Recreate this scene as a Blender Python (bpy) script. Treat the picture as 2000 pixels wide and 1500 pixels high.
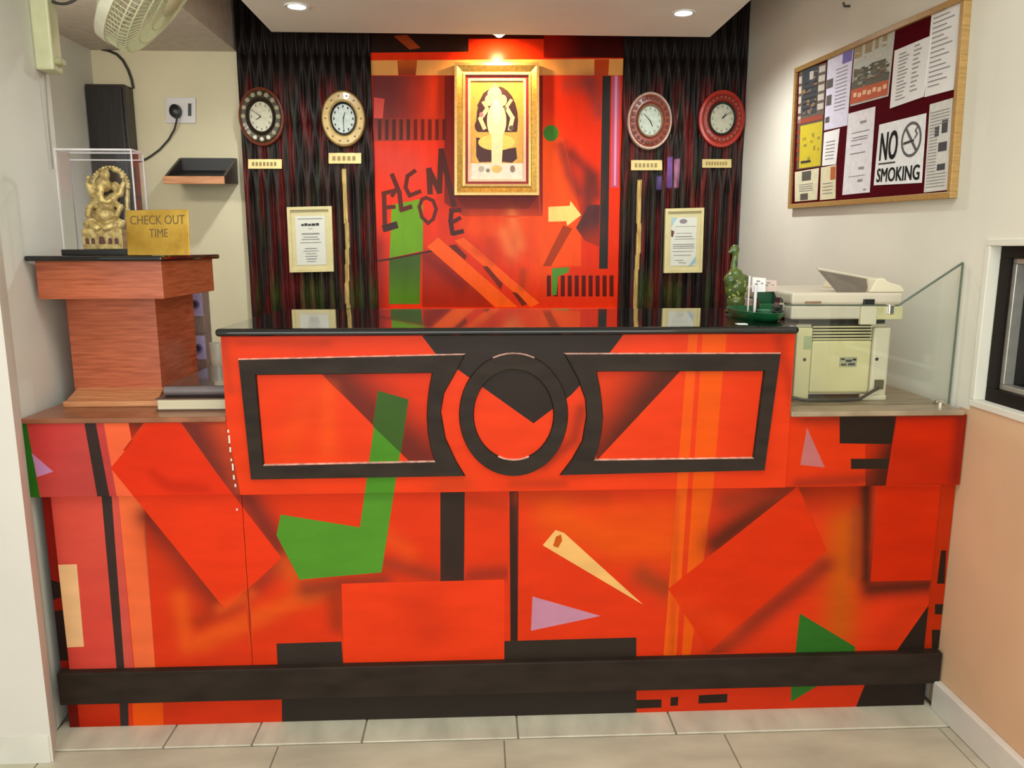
import bpy, bmesh, math, random
import numpy as np
from mathutils import Vector, geometry
random.seed(4); RNG = np.random.default_rng(4)
for o in list(bpy.data.objects): bpy.data.objects.remove(o)
SC = bpy.context.scene; COL = SC.collection

# ------------------------------------------------------------------ camera, world, lights, exposure
CAM_H = 1.304; PITCH = math.radians(10.1); YAW = math.radians(2.5); FPX = 1500.0
cd = bpy.data.cameras.new('camera'); cam = bpy.data.objects.new('camera', cd); COL.objects.link(cam)
cam.location = (0, 0, CAM_H); cam.rotation_euler = (math.pi/2 - PITCH, 0, -YAW)
cd.sensor_width = 36; cd.lens = 36*FPX/2000; cd.clip_start = .02
SC.camera = cam
SC.view_settings.view_transform = 'Standard'; SC.view_settings.look = 'None'
SC.view_settings.exposure = -0.43; SC.view_settings.gamma = 1; SC.view_settings.use_curve_mapping = False
w = bpy.data.worlds.new('world'); SC.world = w; w.use_nodes = True
w.node_tree.nodes['Background'].inputs[0].default_value = (.95, 1.0, .98, 1)
w.node_tree.nodes['Background'].inputs[1].default_value = 1.25
def area(name, loc, aim, sx, sy, power, col=(1, 1, 1)):
    l = bpy.data.lights.new(name, 'AREA'); l.shape = 'RECTANGLE'; l.size = sx; l.size_y = sy; l.energy = power; l.color = col
    o = bpy.data.objects.new(name, l); COL.objects.link(o); o.location = loc
    o.rotation_euler = (Vector(aim)-Vector(loc)).to_track_quat('-Z', 'Y').to_euler(); return o
def spot(name, loc, aim, power, deg, blend=.5, col=(1, 1, 1), r=.03):
    l = bpy.data.lights.new(name, 'SPOT'); l.energy = power; l.spot_size = math.radians(deg); l.spot_blend = blend; l.color = col; l.shadow_soft_size = r
    o = bpy.data.objects.new(name, l); COL.objects.link(o); o.location = loc
    o.rotation_euler = (Vector(aim)-Vector(loc)).to_track_quat('-Z', 'Y').to_euler(); return o
area('lobby_fill_light', (.05, .95, 2.62), (.05, 1.0, 0), 2.2, 1.0, 38, (.93, 1, .98))  # unseen ceiling light added to brighten the pillar and right wall
area('rear_fill_light', (-.1, -1.2, 1.4), (.1, 3.2, 1.75), 3.0, 1.4, 84, (.95, 1, .97))  # added fill panel behind the camera, lifts counter, alcove and soffit
area('alcove_fill_light', (-1.49, 2.40, 1.95), (-1.45, 3.8, 1.55), .5, .08, 6.0, (1, .98, .88))  # added fill hidden behind the pillar to brighten the alcove wall
spot('downlight_lamp_left', (-.676, 3.137, 2.185), (-.676, 3.137, 0), 52, 160, .8, (.95, 1, .98), .03)
spot('downlight_lamp_right', (.804, 3.156, 2.185), (.804, 3.156, 0), 52, 160, .8, (.95, 1, .98), .03)
spot('picture_lamp', (.10, 3.585, 2.205), (.10, 3.765, 2.03), 24, 130, .6, (1, .62, .26), .02)

# ------------------------------------------------------------------ measuring helpers (photo 2000x1500)
cP, sP, cY, sY = math.cos(PITCH), math.sin(PITCH), math.cos(YAW), math.sin(YAW)
FW = np.array([sY*cP, cY*cP, -sP]); RT = np.array([cY, -sY, 0]); UP = np.cross(RT, FW); C0 = np.array([0, 0, CAM_H])
def ray(x, y): return FW + RT*(x-1000)/FPX - UP*(y-750)/FPX
def at(x, y, ax, v):
    d = ray(x, y); return C0 + d*((v-C0[ax])/d[ax])
def atp(x, y, p0, n):
    d = ray(x, y); n = np.array(n, float); return C0 + d*(((np.array(p0)-C0)@n)/(d@n))
def s2l(c): return tuple(((v/255)/12.92 if v/255 <= .04045 else ((v/255+.055)/1.055)**2.4) for v in c)
KI = 1.12
def alb(c): return tuple(min(.92, v/KI) for v in s2l(c))
PK = .86
def albp(c):                             # poster paints: the reds and oranges are very saturated
    l = alb(c)
    if c[0] > 150 and c[2] < 60 and c[0] > 1.5*c[1]: l = (l[0], l[1]*.88, l[2]*.34)
    return tuple(v*PK for v in l)

# ------------------------------------------------------------------ materials
MATS = {}
def mat(name, col, rough=.5, metal=0, var=.06, scale=25, bump=0, stretch=(1, 1, 1), coat=0, emit=None, col2=None, spec=.5):
    if name in MATS: return MATS[name]
    m = bpy.data.materials.new(name); m.use_nodes = True; nt = m.node_tree; N = nt.nodes; L = nt.links
    b = N['Principled BSDF']; a = alb(col)
    b.inputs['Roughness'].default_value = rough; b.inputs['Metallic'].default_value = metal
    b.inputs['Coat Weight'].default_value = coat; b.inputs['Specular IOR Level'].default_value = spec
    tc = N.new('ShaderNodeTexCoord'); mp = N.new('ShaderNodeMapping'); mp.inputs['Scale'].default_value = stretch
    no = N.new('ShaderNodeTexNoise'); no.inputs['Scale'].default_value = scale; no.inputs['Detail'].default_value = 5
    L.new(tc.outputs['Object'], mp.inputs[0]); L.new(mp.outputs[0], no.inputs['Vector'])
    cr = N.new('ShaderNodeValToRGB'); cr.color_ramp.elements[0].position = .3; cr.color_ramp.elements[1].position = .7
    lo = alb(col2) if col2 else tuple(v*(1-2*var) for v in a)
    hi = a if col2 else tuple(min(.95, v*(1+var)) for v in a)
    cr.color_ramp.elements[0].color = (*lo, 1); cr.color_ramp.elements[1].color = (*hi, 1)
    L.new(no.outputs['Fac'], cr.inputs[0]); L.new(cr.outputs[0], b.inputs['Base Color'])
    if bump:
        bp = N.new('ShaderNodeBump'); bp.inputs['Strength'].default_value = bump; bp.inputs['Distance'].default_value = .002
        L.new(no.outputs['Fac'], bp.inputs['Height']); L.new(bp.outputs[0], b.inputs['Normal'])
    if emit:
        b.inputs['Emission Color'].default_value = (*emit[0], 1); b.inputs['Emission Strength'].default_value = emit[1]
    MATS[name] = m; return m
def paint_mat(name, rough=.35, coat=.0, scale=6, stretch=(1, 1, 1), var=.12, spec=.5):
    m = bpy.data.materials.new(name); m.use_nodes = True; nt = m.node_tree; N = nt.nodes; L = nt.links
    b = N['Principled BSDF']; b.inputs['Roughness'].default_value = rough; b.inputs['Coat Weight'].default_value = coat
    b.inputs['Specular IOR Level'].default_value = spec
    at_ = N.new('ShaderNodeAttribute'); at_.attribute_name = 'Col'
    tc = N.new('ShaderNodeTexCoord'); mp = N.new('ShaderNodeMapping'); mp.inputs['Scale'].default_value = stretch
    no = N.new('ShaderNodeTexNoise'); no.inputs['Scale'].default_value = scale; no.inputs['Detail'].default_value = 6
    L.new(tc.outputs['Object'], mp.inputs[0]); L.new(mp.outputs[0], no.inputs['Vector'])
    mr = N.new('ShaderNodeMapRange'); mr.inputs[1].default_value = .3; mr.inputs[2].default_value = .7
    mr.inputs[3].default_value = 1-var; mr.inputs[4].default_value = 1+var*.5
    L.new(no.outputs['Fac'], mr.inputs[0])
    mx = N.new('ShaderNodeVectorMath'); mx.operation = 'SCALE'; L.new(at_.outputs['Color'], mx.inputs[0]); L.new(mr.outputs[0], mx.inputs['Scale'])
    L.new(mx.outputs[0], b.inputs['Base Color']); return m
def glass_mat(name, tint=(.80, .88, .84), rough=.02, base=.04):
    m = bpy.data.materials.new(name); m.use_nodes = True; nt = m.node_tree; N = nt.nodes; L = nt.links
    for n in list(N):
        if n.type == 'BSDF_PRINCIPLED': N.remove(n)
    t = N.new('ShaderNodeBsdfTransparent'); t.inputs[0].default_value = (*tint, 1)
    g = N.new('ShaderNodeBsdfGlossy'); g.inputs['Roughness'].default_value = rough
    lw = N.new('ShaderNodeLayerWeight'); lw.inputs[0].default_value = .5
    f = N.new('ShaderNodeMath'); f.operation = 'POWER'; L.new(lw.outputs['Facing'], f.inputs[0]); f.inputs[1].default_value = 5
    f2 = N.new('ShaderNodeMath'); f2.operation = 'MULTIPLY_ADD'; L.new(f.outputs[0], f2.inputs[0]); f2.inputs[1].default_value = .6; f2.inputs[2].default_value = base; f = f2
    mx = N.new('ShaderNodeMixShader'); L.new(f.outputs[0], mx.inputs[0]); L.new(t.outputs[0], mx.inputs[1]); L.new(g.outputs[0], mx.inputs[2])
    L.new(mx.outputs[0], N['Material Output'].inputs[0]); return m

M_wall = mat('wall_plaster', (236, 230, 214), .75, var=.04, scale=2.2, bump=.12)
M_wall_grey = mat('pillar_plaster', (228, 226, 216), .7, var=.05, scale=2.0, bump=.12)
M_wall_white = mat('pillar_face_plaster', (222, 214, 204), .75, var=.03, scale=3, bump=.1)
M_wall_cream = mat('alcove_plaster', (236, 224, 190), .75, var=.05, scale=2.5, bump=.12)
M_wall_peach = mat('peach_bounce_plaster', (226, 186, 146), .75, var=.04, scale=3, bump=.12)  # peach partly stands for red light bounced off the counter
M_ceil = mat('ceiling_paint', (226, 218, 206), .8, var=.03, scale=3)
M_soffit = mat('soffit_paint', (246, 238, 226), .6, var=.03, scale=3)
M_tile = mat('marble_tile', (200, 192, 168), .35, var=.10, scale=5, stretch=(1, 2.5, 1), bump=.05)
M_tile2 = mat('marble_border', (208, 200, 178), .35, var=.10, scale=6, stretch=(2.5, 1, 1), bump=.05)
M_grout = mat('grout', (150, 140, 118), .9)
M_base = mat('skirting_marble', (225, 220, 208), .4, var=.05, scale=8)
M_granite = mat('black_granite', (26, 24, 23), .06, var=.3, scale=160, coat=.3)
M_brownstone = mat('brown_stone_ledge', (150, 92, 62), .3, var=.15, scale=14, stretch=(1, 4, 1))
M_greystone = mat('grey_stone_ledge', (168, 146, 118), .35, var=.15, scale=12, stretch=(1, 4, 1))
M_black = mat('black_paint', (50, 40, 33), .5, spec=.12, var=.15, scale=9, stretch=(1, 1, 3))
M_edge_highlight = mat('edge_highlight_paint', (225, 170, 150), .5, var=.25, scale=60)  # pale colour standing for light caught on the mouldings' upper edges
M_wood = mat('veneer_wood', (200, 108, 72), .3, scale=9, stretch=(1.2, 1.2, 16), col2=(158, 76, 46), bump=.03)
M_woodlight = mat('veneer_wood_light', (222, 160, 112), .3, scale=9, stretch=(1, 14, 14), col2=(180, 108, 66))
M_darkwood = mat('dark_wood', (58, 46, 44), .35, scale=8, stretch=(8, 8, 1), col2=(36, 30, 30))
M_gold = mat('gold_leaf', (225, 178, 90), .34, metal=.85, var=.15, scale=90, bump=.3)
M_goldbright = mat('gold_gilt_edge', (250, 205, 130), .3, metal=.7, var=.08, scale=60)
M_brass = mat('brass_plate', (236, 188, 84), .2, metal=.9, scale=7, col2=(150, 106, 30), bump=1.0)  # darker second tone imitates uneven reflections in the brass
M_idol = mat('antique_gold', (224, 198, 126), .42, metal=.3, scale=70, col2=(140, 108, 56), bump=.5)
M_red = mat('red_mount', (150, 20, 20), .5)
M_cream = mat('cream_plastic', (222, 220, 178), .45, var=.05, scale=14)
M_creamdk = mat('cream_plastic_dark', (190, 184, 140), .45, var=.06, scale=14)  # darker cream plastic for the fan arm and knobs
M_white = mat('white_plastic', (232, 226, 228), .4, var=.02)
M_cable = mat('grey_black_cable', (58, 54, 50), .5)
M_blackpl = mat('black_plastic', (26, 25, 25), .35)
M_paper = mat('white_paper', (244, 240, 236), .8, var=.02, scale=10)
M_ink = mat('grey_ink', (150, 146, 146), .8)
M_inkdk = mat('dark_ink', (44, 42, 44), .7)
M_printer = mat('printer_plastic', (228, 216, 186), .5, var=.06, scale=6)
M_printer2 = mat('printer_aged_plastic', (226, 214, 160), .5, var=.08, scale=5)
M_printerlid = mat('printer_lid_plastic', (212, 200, 178), .5, var=.04, scale=6)
M_slot = mat('dark_slot', (58, 52, 44), .7)
M_glass = glass_mat('clear_glass', (.952, .968, .957)); M_acrylic = glass_mat('clear_acrylic', (.985, .985, .99), base=.02)
M_glassedge = mat('green_glass_edge', (92, 104, 88), .2)
M_acredge = mat('acrylic_edge', (214, 206, 206), .3)
M_green = mat('green_plastic', (24, 92, 52), .3, var=.1)
M_greendk = mat('dark_green_plastic', (20, 58, 36), .3, var=.1)
M_greenlt = mat('pale_green_plastic', (96, 150, 122), .3)
M_darkglass = mat('dark_window_glass', (16, 15, 13), .25, var=.05, spec=.15)
M_silver = mat('aluminium', (190, 184, 174), .35, metal=.6)
M_chrome = mat('polished_metal', (235, 230, 215), .15, metal=1)
M_lampglow = mat('lamp_glow', (255, 255, 255), .5, emit=((1, 1, .97), 22))
M_warmglow = mat('warm_lamp_glow', (255, 240, 210), .5, emit=((1, .86, .6), 10))
M_lamprim = mat('lamp_rim', (236, 232, 224), .35)
P_counter = paint_mat('mural_paint_counter', .38, 0, 7, (1, 1, 3), .10, .12)
P_mural = paint_mat('mural_paint_wall', .25, .0, 7, (3, 1, 1), .10, .10)
P_wave = paint_mat('gloss_paint_carved', .34, .0, 14, (6, 6, 1), .5, .17)
P_art = paint_mat('printed_picture', .5, 0, 60, (1, 1, 1), .12)

# ------------------------------------------------------------------ mesh helpers
W = {}                                   # world location of each root/part origin
class MB:
    def __init__(s): s.v = []; s.f = []; s.m = []
    def add(s, vs, fs, mi=0):
        b = len(s.v); s.v += [tuple(map(float, v)) for v in vs]
        for f in fs: s.f.append(tuple(b+i for i in f)); s.m.append(mi)
        return s
    def box(s, x0, x1, y0, y1, z0, z1, mi=0):
        vs = [(x, y, z) for z in (z0, z1) for y in (y0, y1) for x in (x0, x1)]
        return s.add(vs, [(0, 2, 3, 1), (4, 5, 7, 6), (0, 1, 5, 4), (2, 6, 7, 3), (0, 4, 6, 2), (1, 3, 7, 5)], mi)
    def prism(s, poly, d, mi=0):         # poly: 3D points, extruded by vector d
        n = len(poly); d = np.array(d, float); P = [np.array(p, float) for p in poly]
        nrm = sum(np.cross(P[i]-P[0], P[(i+1) % n]-P[0]) for i in range(1, n))
        if nrm@d > 0: P = P[::-1]        # keep the un-extruded face pointing against d
        Q = [p+d for p in P]
        fs = [tuple(range(n)), tuple(range(2*n-1, n-1, -1))]
        for i in range(n):
            j = (i+1) % n; fs.append((j, i, i+n, j+n))
        return s.add(P+Q, fs, mi)
    def tube(s, pts, r, n=8, mi=0, cap=True):
        P = [np.array(p, float) for p in pts]; m = len(P); rs = r if hasattr(r, '__len__') else [r]*m
        vs = []; ref = None
        for i in range(m):
            t = P[min(i+1, m-1)]-P[max(i-1, 0)]; t = t/(np.linalg.norm(t)+1e-12)
            if ref is None: ref = np.array([0, 0, 1.]) if abs(t[2]) < .9 else np.array([1., 0, 0])
            a = np.cross(t, ref); a /= np.linalg.norm(a)+1e-12; b = np.cross(t, a); ref = -b if False else ref
            for k in range(n):
                q = 2*math.pi*k/n; vs.append(P[i]+rs[i]*(math.cos(q)*a+math.sin(q)*b))
        fs = [(i*n+k, (i+1)*n+k, (i+1)*n+(k+1) % n, i*n+(k+1) % n) for i in range(m-1) for k in range(n)]
        if cap: fs += [tuple(range(n)), tuple(range(m*n-1, (m-1)*n-1, -1))]
        return s.add(vs, fs, mi)
    def revolve(s, prof, o, ax, n=32, ex=1., ey=1., u=None, mi=0, caps=True):   # prof: (radius, height along axis)
        ax = np.array(ax, float); ax /= np.linalg.norm(ax)
        if u is None: u = np.array([1., 0, 0]) if abs(ax[0]) < .8 else np.array([0, 1., 0])
        u = np.array(u, float); u -= ax*(u@ax); u /= np.linalg.norm(u); v = np.cross(ax, u); o = np.array(o, float); vs = []
        for r, h in prof:
            for k in range(n):
                q = 2*math.pi*k/n; vs.append(o+ax*h+r*(ex*math.cos(q)*u+ey*math.sin(q)*v))
        fs = [(i*n+k, i*n+(k+1) % n, (i+1)*n+(k+1) % n, (i+1)*n+k) for i in range(len(prof)-1) for k in range(n)]
        if caps:
            if prof[0][0] > 1e-6: fs.append(tuple(range(n-1, -1, -1)))
            if prof[-1][0] > 1e-6: fs.append(tuple(range((len(prof)-1)*n, len(prof)*n)))
        return s.add(vs, fs, mi)
    def ball(s, c, rx, ry=None, rz=None, n=12, m=8, mi=0):
        ry = ry or rx; rz = rz or rx; vs = [(c[0], c[1], c[2]-rz)]
        for i in range(1, m):
            t = -math.pi/2+math.pi*i/m
            for k in range(n):
                q = 2*math.pi*k/n; vs.append((c[0]+rx*math.cos(t)*math.cos(q), c[1]+ry*math.cos(t)*math.sin(q), c[2]+rz*math.sin(t)))
        vs.append((c[0], c[1], c[2]+rz)); fs = []
        for k in range(n): fs.append((0, 1+(k+1) % n, 1+k))
        for i in range(m-2):
            for k in range(n): fs.append((1+i*n+k, 1+i*n+(k+1) % n, 1+(i+1)*n+(k+1) % n, 1+(i+1)*n+k))
        T = len(vs)-1
        for k in range(n): fs.append((T, 1+(m-2)*n+k, 1+(m-2)*n+(k+1) % n))
        return s.add(vs, fs, mi)
    def build(s, name, mats, parent=None, smooth=False, bevel=0, seg=2, tagv=None):
        V = np.array(s.v)
        if parent is None: o0 = np.array([(V[:, 0].min()+V[:, 0].max())/2, (V[:, 1].min()+V[:, 1].max())/2, V[:, 2].min()])
        else: o0 = W[parent.name]
        me = bpy.data.meshes.new(name); me.from_pydata([tuple(v) for v in V-o0], [], s.f)
        for m in (mats if isinstance(mats, (list, tuple)) else [mats]): me.materials.append(m)
        me.polygons.foreach_set('material_index', s.m)
        if smooth:
            me.polygons.foreach_set('use_smooth', [True]*len(me.polygons)); me.set_sharp_from_angle(angle=math.radians(38))
        me.update(); o = bpy.data.objects.new(name, me); COL.objects.link(o)
        if parent is None: o.location = o0
        else: o.parent = parent
        W[o.name] = o0
        if bevel:
            b = o.modifiers.new('bevel', 'BEVEL'); b.width = bevel; b.segments = seg; b.limit_method = 'ANGLE'; b.angle_limit = math.radians(40)
        if tagv: tag(o, *tagv)
        return o
def tag(o, label=None, cat=None, group=None, kind=None):
    if label: o['label'] = label
    if cat: o['category'] = cat
    if group: o['group'] = group
    if kind: o['kind'] = kind
    return o
def thing(name, label, cat, loc, group=None):
    o = bpy.data.objects.new(name, None); COL.objects.link(o); o.location = tuple(map(float, loc)); o.empty_display_size = .05
    W[o.name] = np.array(loc, float); return tag(o, label, cat, group)
def struct(o): o['kind'] = 'structure'; return o
def bx(name, m, x0, x1, y0, y1, z0, z1, parent=None, bevel=0, **k): return MB().box(x0, x1, y0, y1, z0, z1).build(name, m, parent, bevel=bevel, **k)
def blob_mesh(name, balls, caps, voxel, m, parent, squash=None):
    mb = MB()
    for b in balls: mb.ball(b[:3], *b[3:6])
    for c in caps: mb.tube(c[0], c[1], 10); [mb.ball(p, (c[1][i] if hasattr(c[1], '__len__') else c[1])) for i, p in enumerate(c[0])]
    tmp = mb.build('tmp_blob', m)
    r = tmp.modifiers.new('r', 'REMESH'); r.mode = 'VOXEL'; r.voxel_size = voxel; r.use_smooth_shade = True
    sm = tmp.modifiers.new('s', 'SMOOTH'); sm.iterations = 2; sm.factor = .5
    dg = bpy.context.evaluated_depsgraph_get(); me = bpy.data.meshes.new_from_object(tmp.evaluated_get(dg))
    base = np.array(tmp.location); bpy.data.objects.remove(tmp)
    off = base-W[parent.name]; me.transform(__import__('mathutils').Matrix.Translation(Vector(off)))
    me.name = name; me.polygons.foreach_set('use_smooth', [True]*len(me.polygons))
    if not me.materials: me.materials.append(m)
    o = bpy.data.objects.new(name, me); COL.objects.link(o); o.parent = parent; W[o.name] = W[parent.name]; return o

# ---- painted panels: crisp painted shapes cut into the mesh, soft airbrush as a colour attribute
def inpoly(P, poly):
    x, y = P[:, 0], P[:, 1]; r = np.zeros(len(P), bool); n = len(poly)
    for i in range(n):
        x0, y0 = poly[i]; x1, y1 = poly[(i+1) % n]
        c = ((y0 > y) != (y1 > y)); 
        if y1 != y0: r ^= c & (x < (x1-x0)*(y-y0)/(y1-y0)+x0)
    return r
def segd(P, a, b):
    a = np.array(a); b = np.array(b); d = b-a; t = np.clip(((P-a)@d)/(d@d+1e-12), 0, 1); return np.linalg.norm(P-(a+t[:, None]*d), axis=1)
def stroke_polys(pts, wd):
    out = []
    for a, b in zip(pts[:-1], pts[1:]):
        a = np.array(a, float); b = np.array(b, float); d = (b-a)/(np.linalg.norm(b-a)+1e-9); n = np.array([-d[1], d[0]])*wd/2; e = d*wd*.35
        out.append([tuple(a-e+n), tuple(a-e-n), tuple(b+e-n), tuple(b+e+n)])
    return out
def painted(name, outline, Y, layers, base, parent, pm, step=.008, thick=.012, toP=None, px=True):
    Q = (lambda p: tuple(at(p[0], p[1], 1, Y)[[0, 2]])) if px else (lambda p: p)
    mpp = 1/ (FPX/Y) if px else 1
    LY = []
    for l in layers:
        if l[0] == 'P': LY.append(('P', [Q(p) for p in l[1]], np.array(albp(l[2]))))
        elif l[0] == 'G': LY.append(('G', [Q(p) for p in l[1]], np.array(albp(l[2])), np.array(Q(l[3])), np.array(albp(l[4])), np.array(Q(l[5]))))
        elif l[0] == 'A': LY.append(('A', [Q(p) for p in l[1]], l[2]*mpp, np.array(albp(l[3])), l[4]))
        elif l[0] == 'S':
            for q in stroke_polys(l[1], l[2]): LY.append(('P', [Q(p) for p in q], np.array(albp(l[3]))))
        elif l[0] == 'E':
            (cx, cy), rx, ry = l[1], l[2], l[3]
            LY.append(('P', [Q((cx+rx*math.cos(t), cy+ry*math.sin(t))) for t in np.linspace(0, 2*math.pi, 25)[:-1]], np.array(albp(l[4]))))
    OL = np.array(outline); x0, z0 = OL.min(0); x1, z1 = OL.max(0)
    gx, gz = np.meshgrid(np.arange(x0+step*.5, x1, step), np.arange(z0+step*.5, z1, step)); G = np.stack([gx.ravel(), gz.ravel()], 1)
    G = G[inpoly(G, outline)]
    V = [Vector(p) for p in G]; E_ = []
    for poly in [outline]+[l[1] for l in LY if l[0] in 'PG']:
        b = len(V); V += [Vector(p) for p in poly]; E_ += [(b+i, b+(i+1) % len(poly)) for i in range(len(poly))]
    rv, _, rf, _, _, _ = geometry.delaunay_2d_cdt(V, E_, [], 0, 1e-6)
    VV = np.array([(v.x, v.y) for v in rv]); F = np.array([f for f in rf if len(f) == 3])
    cen = VV[F].mean(1); k = inpoly(cen, outline); F = F[k]; cen = cen[k]
    A = (VV[F[:, 1]]-VV[F[:, 0]]); B = (VV[F[:, 2]]-VV[F[:, 0]]); fl = (A[:, 0]*B[:, 1]-A[:, 1]*B[:, 0]) < 0
    F[fl] = F[fl][:, ::-1]
    PT = VV[F].reshape(-1, 2); CL = np.tile(np.array(albp(base)), (len(PT), 1))
    for l in LY:
        if l[0] == 'P': kk = np.repeat(inpoly(cen, l[1]), 3); CL[kk] = l[2]
        elif l[0] == 'G':
            kk = np.repeat(inpoly(cen, l[1]), 3); d = l[5]-l[3]; t = np.clip(((PT[kk]-l[3])@d)/(d@d), 0, 1)[:, None]; t = t*t*(3-2*t)
            CL[kk] = l[2]*(1-t)+l[4]*t
        else:
            d = np.min([segd(PT, a, b) for a, b in zip(l[1][:-1], l[1][1:])], 0); t = (l[4]*np.exp(-(d/l[2])**2))[:, None]; CL = CL*(1-t)+l[3]*t
    us = np.unique(F); rm = np.full(len(VV), -1); rm[us] = np.arange(len(us)); VV = VV[us]; F = rm[F]
    v3 = [(p[0], Y, p[1]) for p in VV]; fs = [tuple(int(i) for i in f) for f in F]
    n = len(outline); OA = sum(outline[i][0]*outline[(i+1) % n][1]-outline[(i+1) % n][0]*outline[i][1] for i in range(n))
    fr = [int(np.argmin(((VV-np.array(p))**2).sum(1))) for p in outline]; b = len(v3); v3 += [(p[0], Y+thick, p[1]) for p in outline]
    side = []
    for i in range(n):
        j = (i+1) % n; q = (fr[j], fr[i], b+i, b+j); side.append(q if OA > 0 else q[::-1])
    side.append(tuple(range(b+n-1, b-1, -1)) if OA > 0 else tuple(range(b, b+n)))
    o0 = W[parent.name] if parent is not None else np.array([(x0+x1)/2, Y, z0])
    me = bpy.data.meshes.new(name); me.from_pydata([tuple(np.array(v)-o0) for v in v3], [], fs+side); me.materials.append(pm)
    ca = me.color_attributes.new('Col', 'FLOAT_COLOR', 'CORNER'); tot = len(me.loops); buf = np.ones((tot, 4), np.float32); buf[:, :3] = np.array(albp(base))*.8
    buf[:len(CL), :3] = CL; ca.data.foreach_set('color', buf.ravel())
    me.update(); o = bpy.data.objects.new(name, me); COL.objects.link(o); W[o.name] = o0
    if parent is not None: o.parent = parent
    else: o.location = o0
    return o
def rect(x0, x1, z0, z1): return [(x0, z0), (x1, z0), (x1, z1), (x0, z1)]
def pxz(pts, Y): return [tuple(at(x, y, 1, Y)[[0, 2]]) for x, y in pts]
def moulding(name, outer, inner, Y0, h, ins, parent, closed_highlight=True):
    """raised ring-shaped moulding between two loops (x,z) with the same number of points; the chamfers facing up carry a painted pale highlight"""
    O = np.array(outer); I = np.array(inner); n = len(O)
    def area_(p): return sum(p[i][0]*p[(i+1) % n][1]-p[(i+1) % n][0]*p[i][1] for i in range(n))
    if area_(O) < 0: O = O[::-1]; I = I[::-1]
    def shrink(L, d):
        T = np.roll(L, -1, 0)-L; T /= np.linalg.norm(T, axis=1)[:, None]+1e-9; Nn = np.stack([-T[:, 1], T[:, 0]], 1)
        return L+d*(Nn+np.roll(Nn, 1, 0))/np.maximum(.5, 1+np.sum(Nn*np.roll(Nn, 1, 0), 1))[:, None]
    O2 = shrink(O, ins); I2 = shrink(I, -ins); mb = MB()
    P = [(*p,) for p in O]+[(*p,) for p in O2]+[(*p,) for p in I2]+[(*p,) for p in I]
    Ys = [Y0]*n+[Y0-h]*(2*n)+[Y0]*n
    vs = [(p[0], y, p[1]) for p, y in zip(P, Ys)]; fs = []; ms = []
    for i in range(n):
        j = (i+1) % n
        for r in range(3):
            fs.append((r*n+i, r*n+j, (r+1)*n+j, (r+1)*n+i))
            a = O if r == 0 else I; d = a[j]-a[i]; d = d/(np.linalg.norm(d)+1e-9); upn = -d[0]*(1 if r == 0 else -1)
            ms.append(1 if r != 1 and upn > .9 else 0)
    mb.add(vs, fs); mb.m = ms
    return mb.build(name, [M_black, M_edge_highlight], parent)

# ================================================================== ROOM SHELL
YB = 3.80                                   # back wall plane
def rwx(y): return 1.31 if y < 2 else 1.31-.0233*(y-2)
RW_P = (1.31, 2.0, 0); RW_N = (1.0, .0233, 0)
fl = bx('floor', M_grout, -3.2, 1.6, -1.6, 4.0, -.06, -.006); struct(fl)
fl_w = fl
# border strip of marble pieces in front of the counter, then rows of slabs
xs = [-1.165, at(330, 1440, 2, 0)[0], at(500, 1435, 2, 0)[0], at(712, 1425, 2, 0)[0], at(1010, 1415, 2, 0)[0], at(1310, 1405, 2, 0)[0], 1.30]
for a, b in zip(xs[:-1], xs[1:]):
    bx('border_tile', M_tile2, a+.002, b-.002, 1.872, 2.0, -.05, .001+random.uniform(-.001, .001), fl, .002, seg=1)
yy = 1.868
for r in range(6):
    x = -1.14-(.2 if r % 2 else 0)-.6*3; 
    while x < 1.31:
        x1 = min(x+.6, 1.31)
        if x1-x > .02: bx('floor_tile', M_tile, x+.0015, x1-.0015, yy-.6+.0015, yy-.0015, -.05, random.uniform(-.001, .0005), fl, .0015, seg=1)
        x += .6
    yy -= .6
# walls
wb = bx('wall_back', M_wall_cream, -1.9, 1.5, YB, YB+.1, 0, 2.65); struct(wb)
mb = MB(); pl = [(-1.101, 1.825), (-1.165, 1.965), (-1.2, 2.23), (-1.22, 2.37), (-1.76, 2.37), (-1.76, 3.8), (-1.9, 3.8), (-3.2, 3.8), (-3.2, 1.825)]
# pillar side (grey) + front face (white)
n = len(pl); z0, z1 = 0, 2.65
vs = [(x, y, z0) for x, y in pl]+[(x, y, z1) for x, y in pl]; pass
mb.add(vs, [(i, (i+1) % n, (i+1) % n+n, i+n)[::-1] for i in range(n-1)], 0)
mb.add([vs[n-1], vs[0], vs[n], vs[2*n-1]], [(0, 1, 2, 3)], 1)
wl = mb.build('wall_left', [M_wall_grey, M_wall_white]); struct(wl)
bx('wall_outer', M_wall_white, -3.3, -3.2, -1.6, 1.9, 0, 2.65).name = 'wall_far_left'; struct(bpy.data.objects['wall_far_left'])
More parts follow.
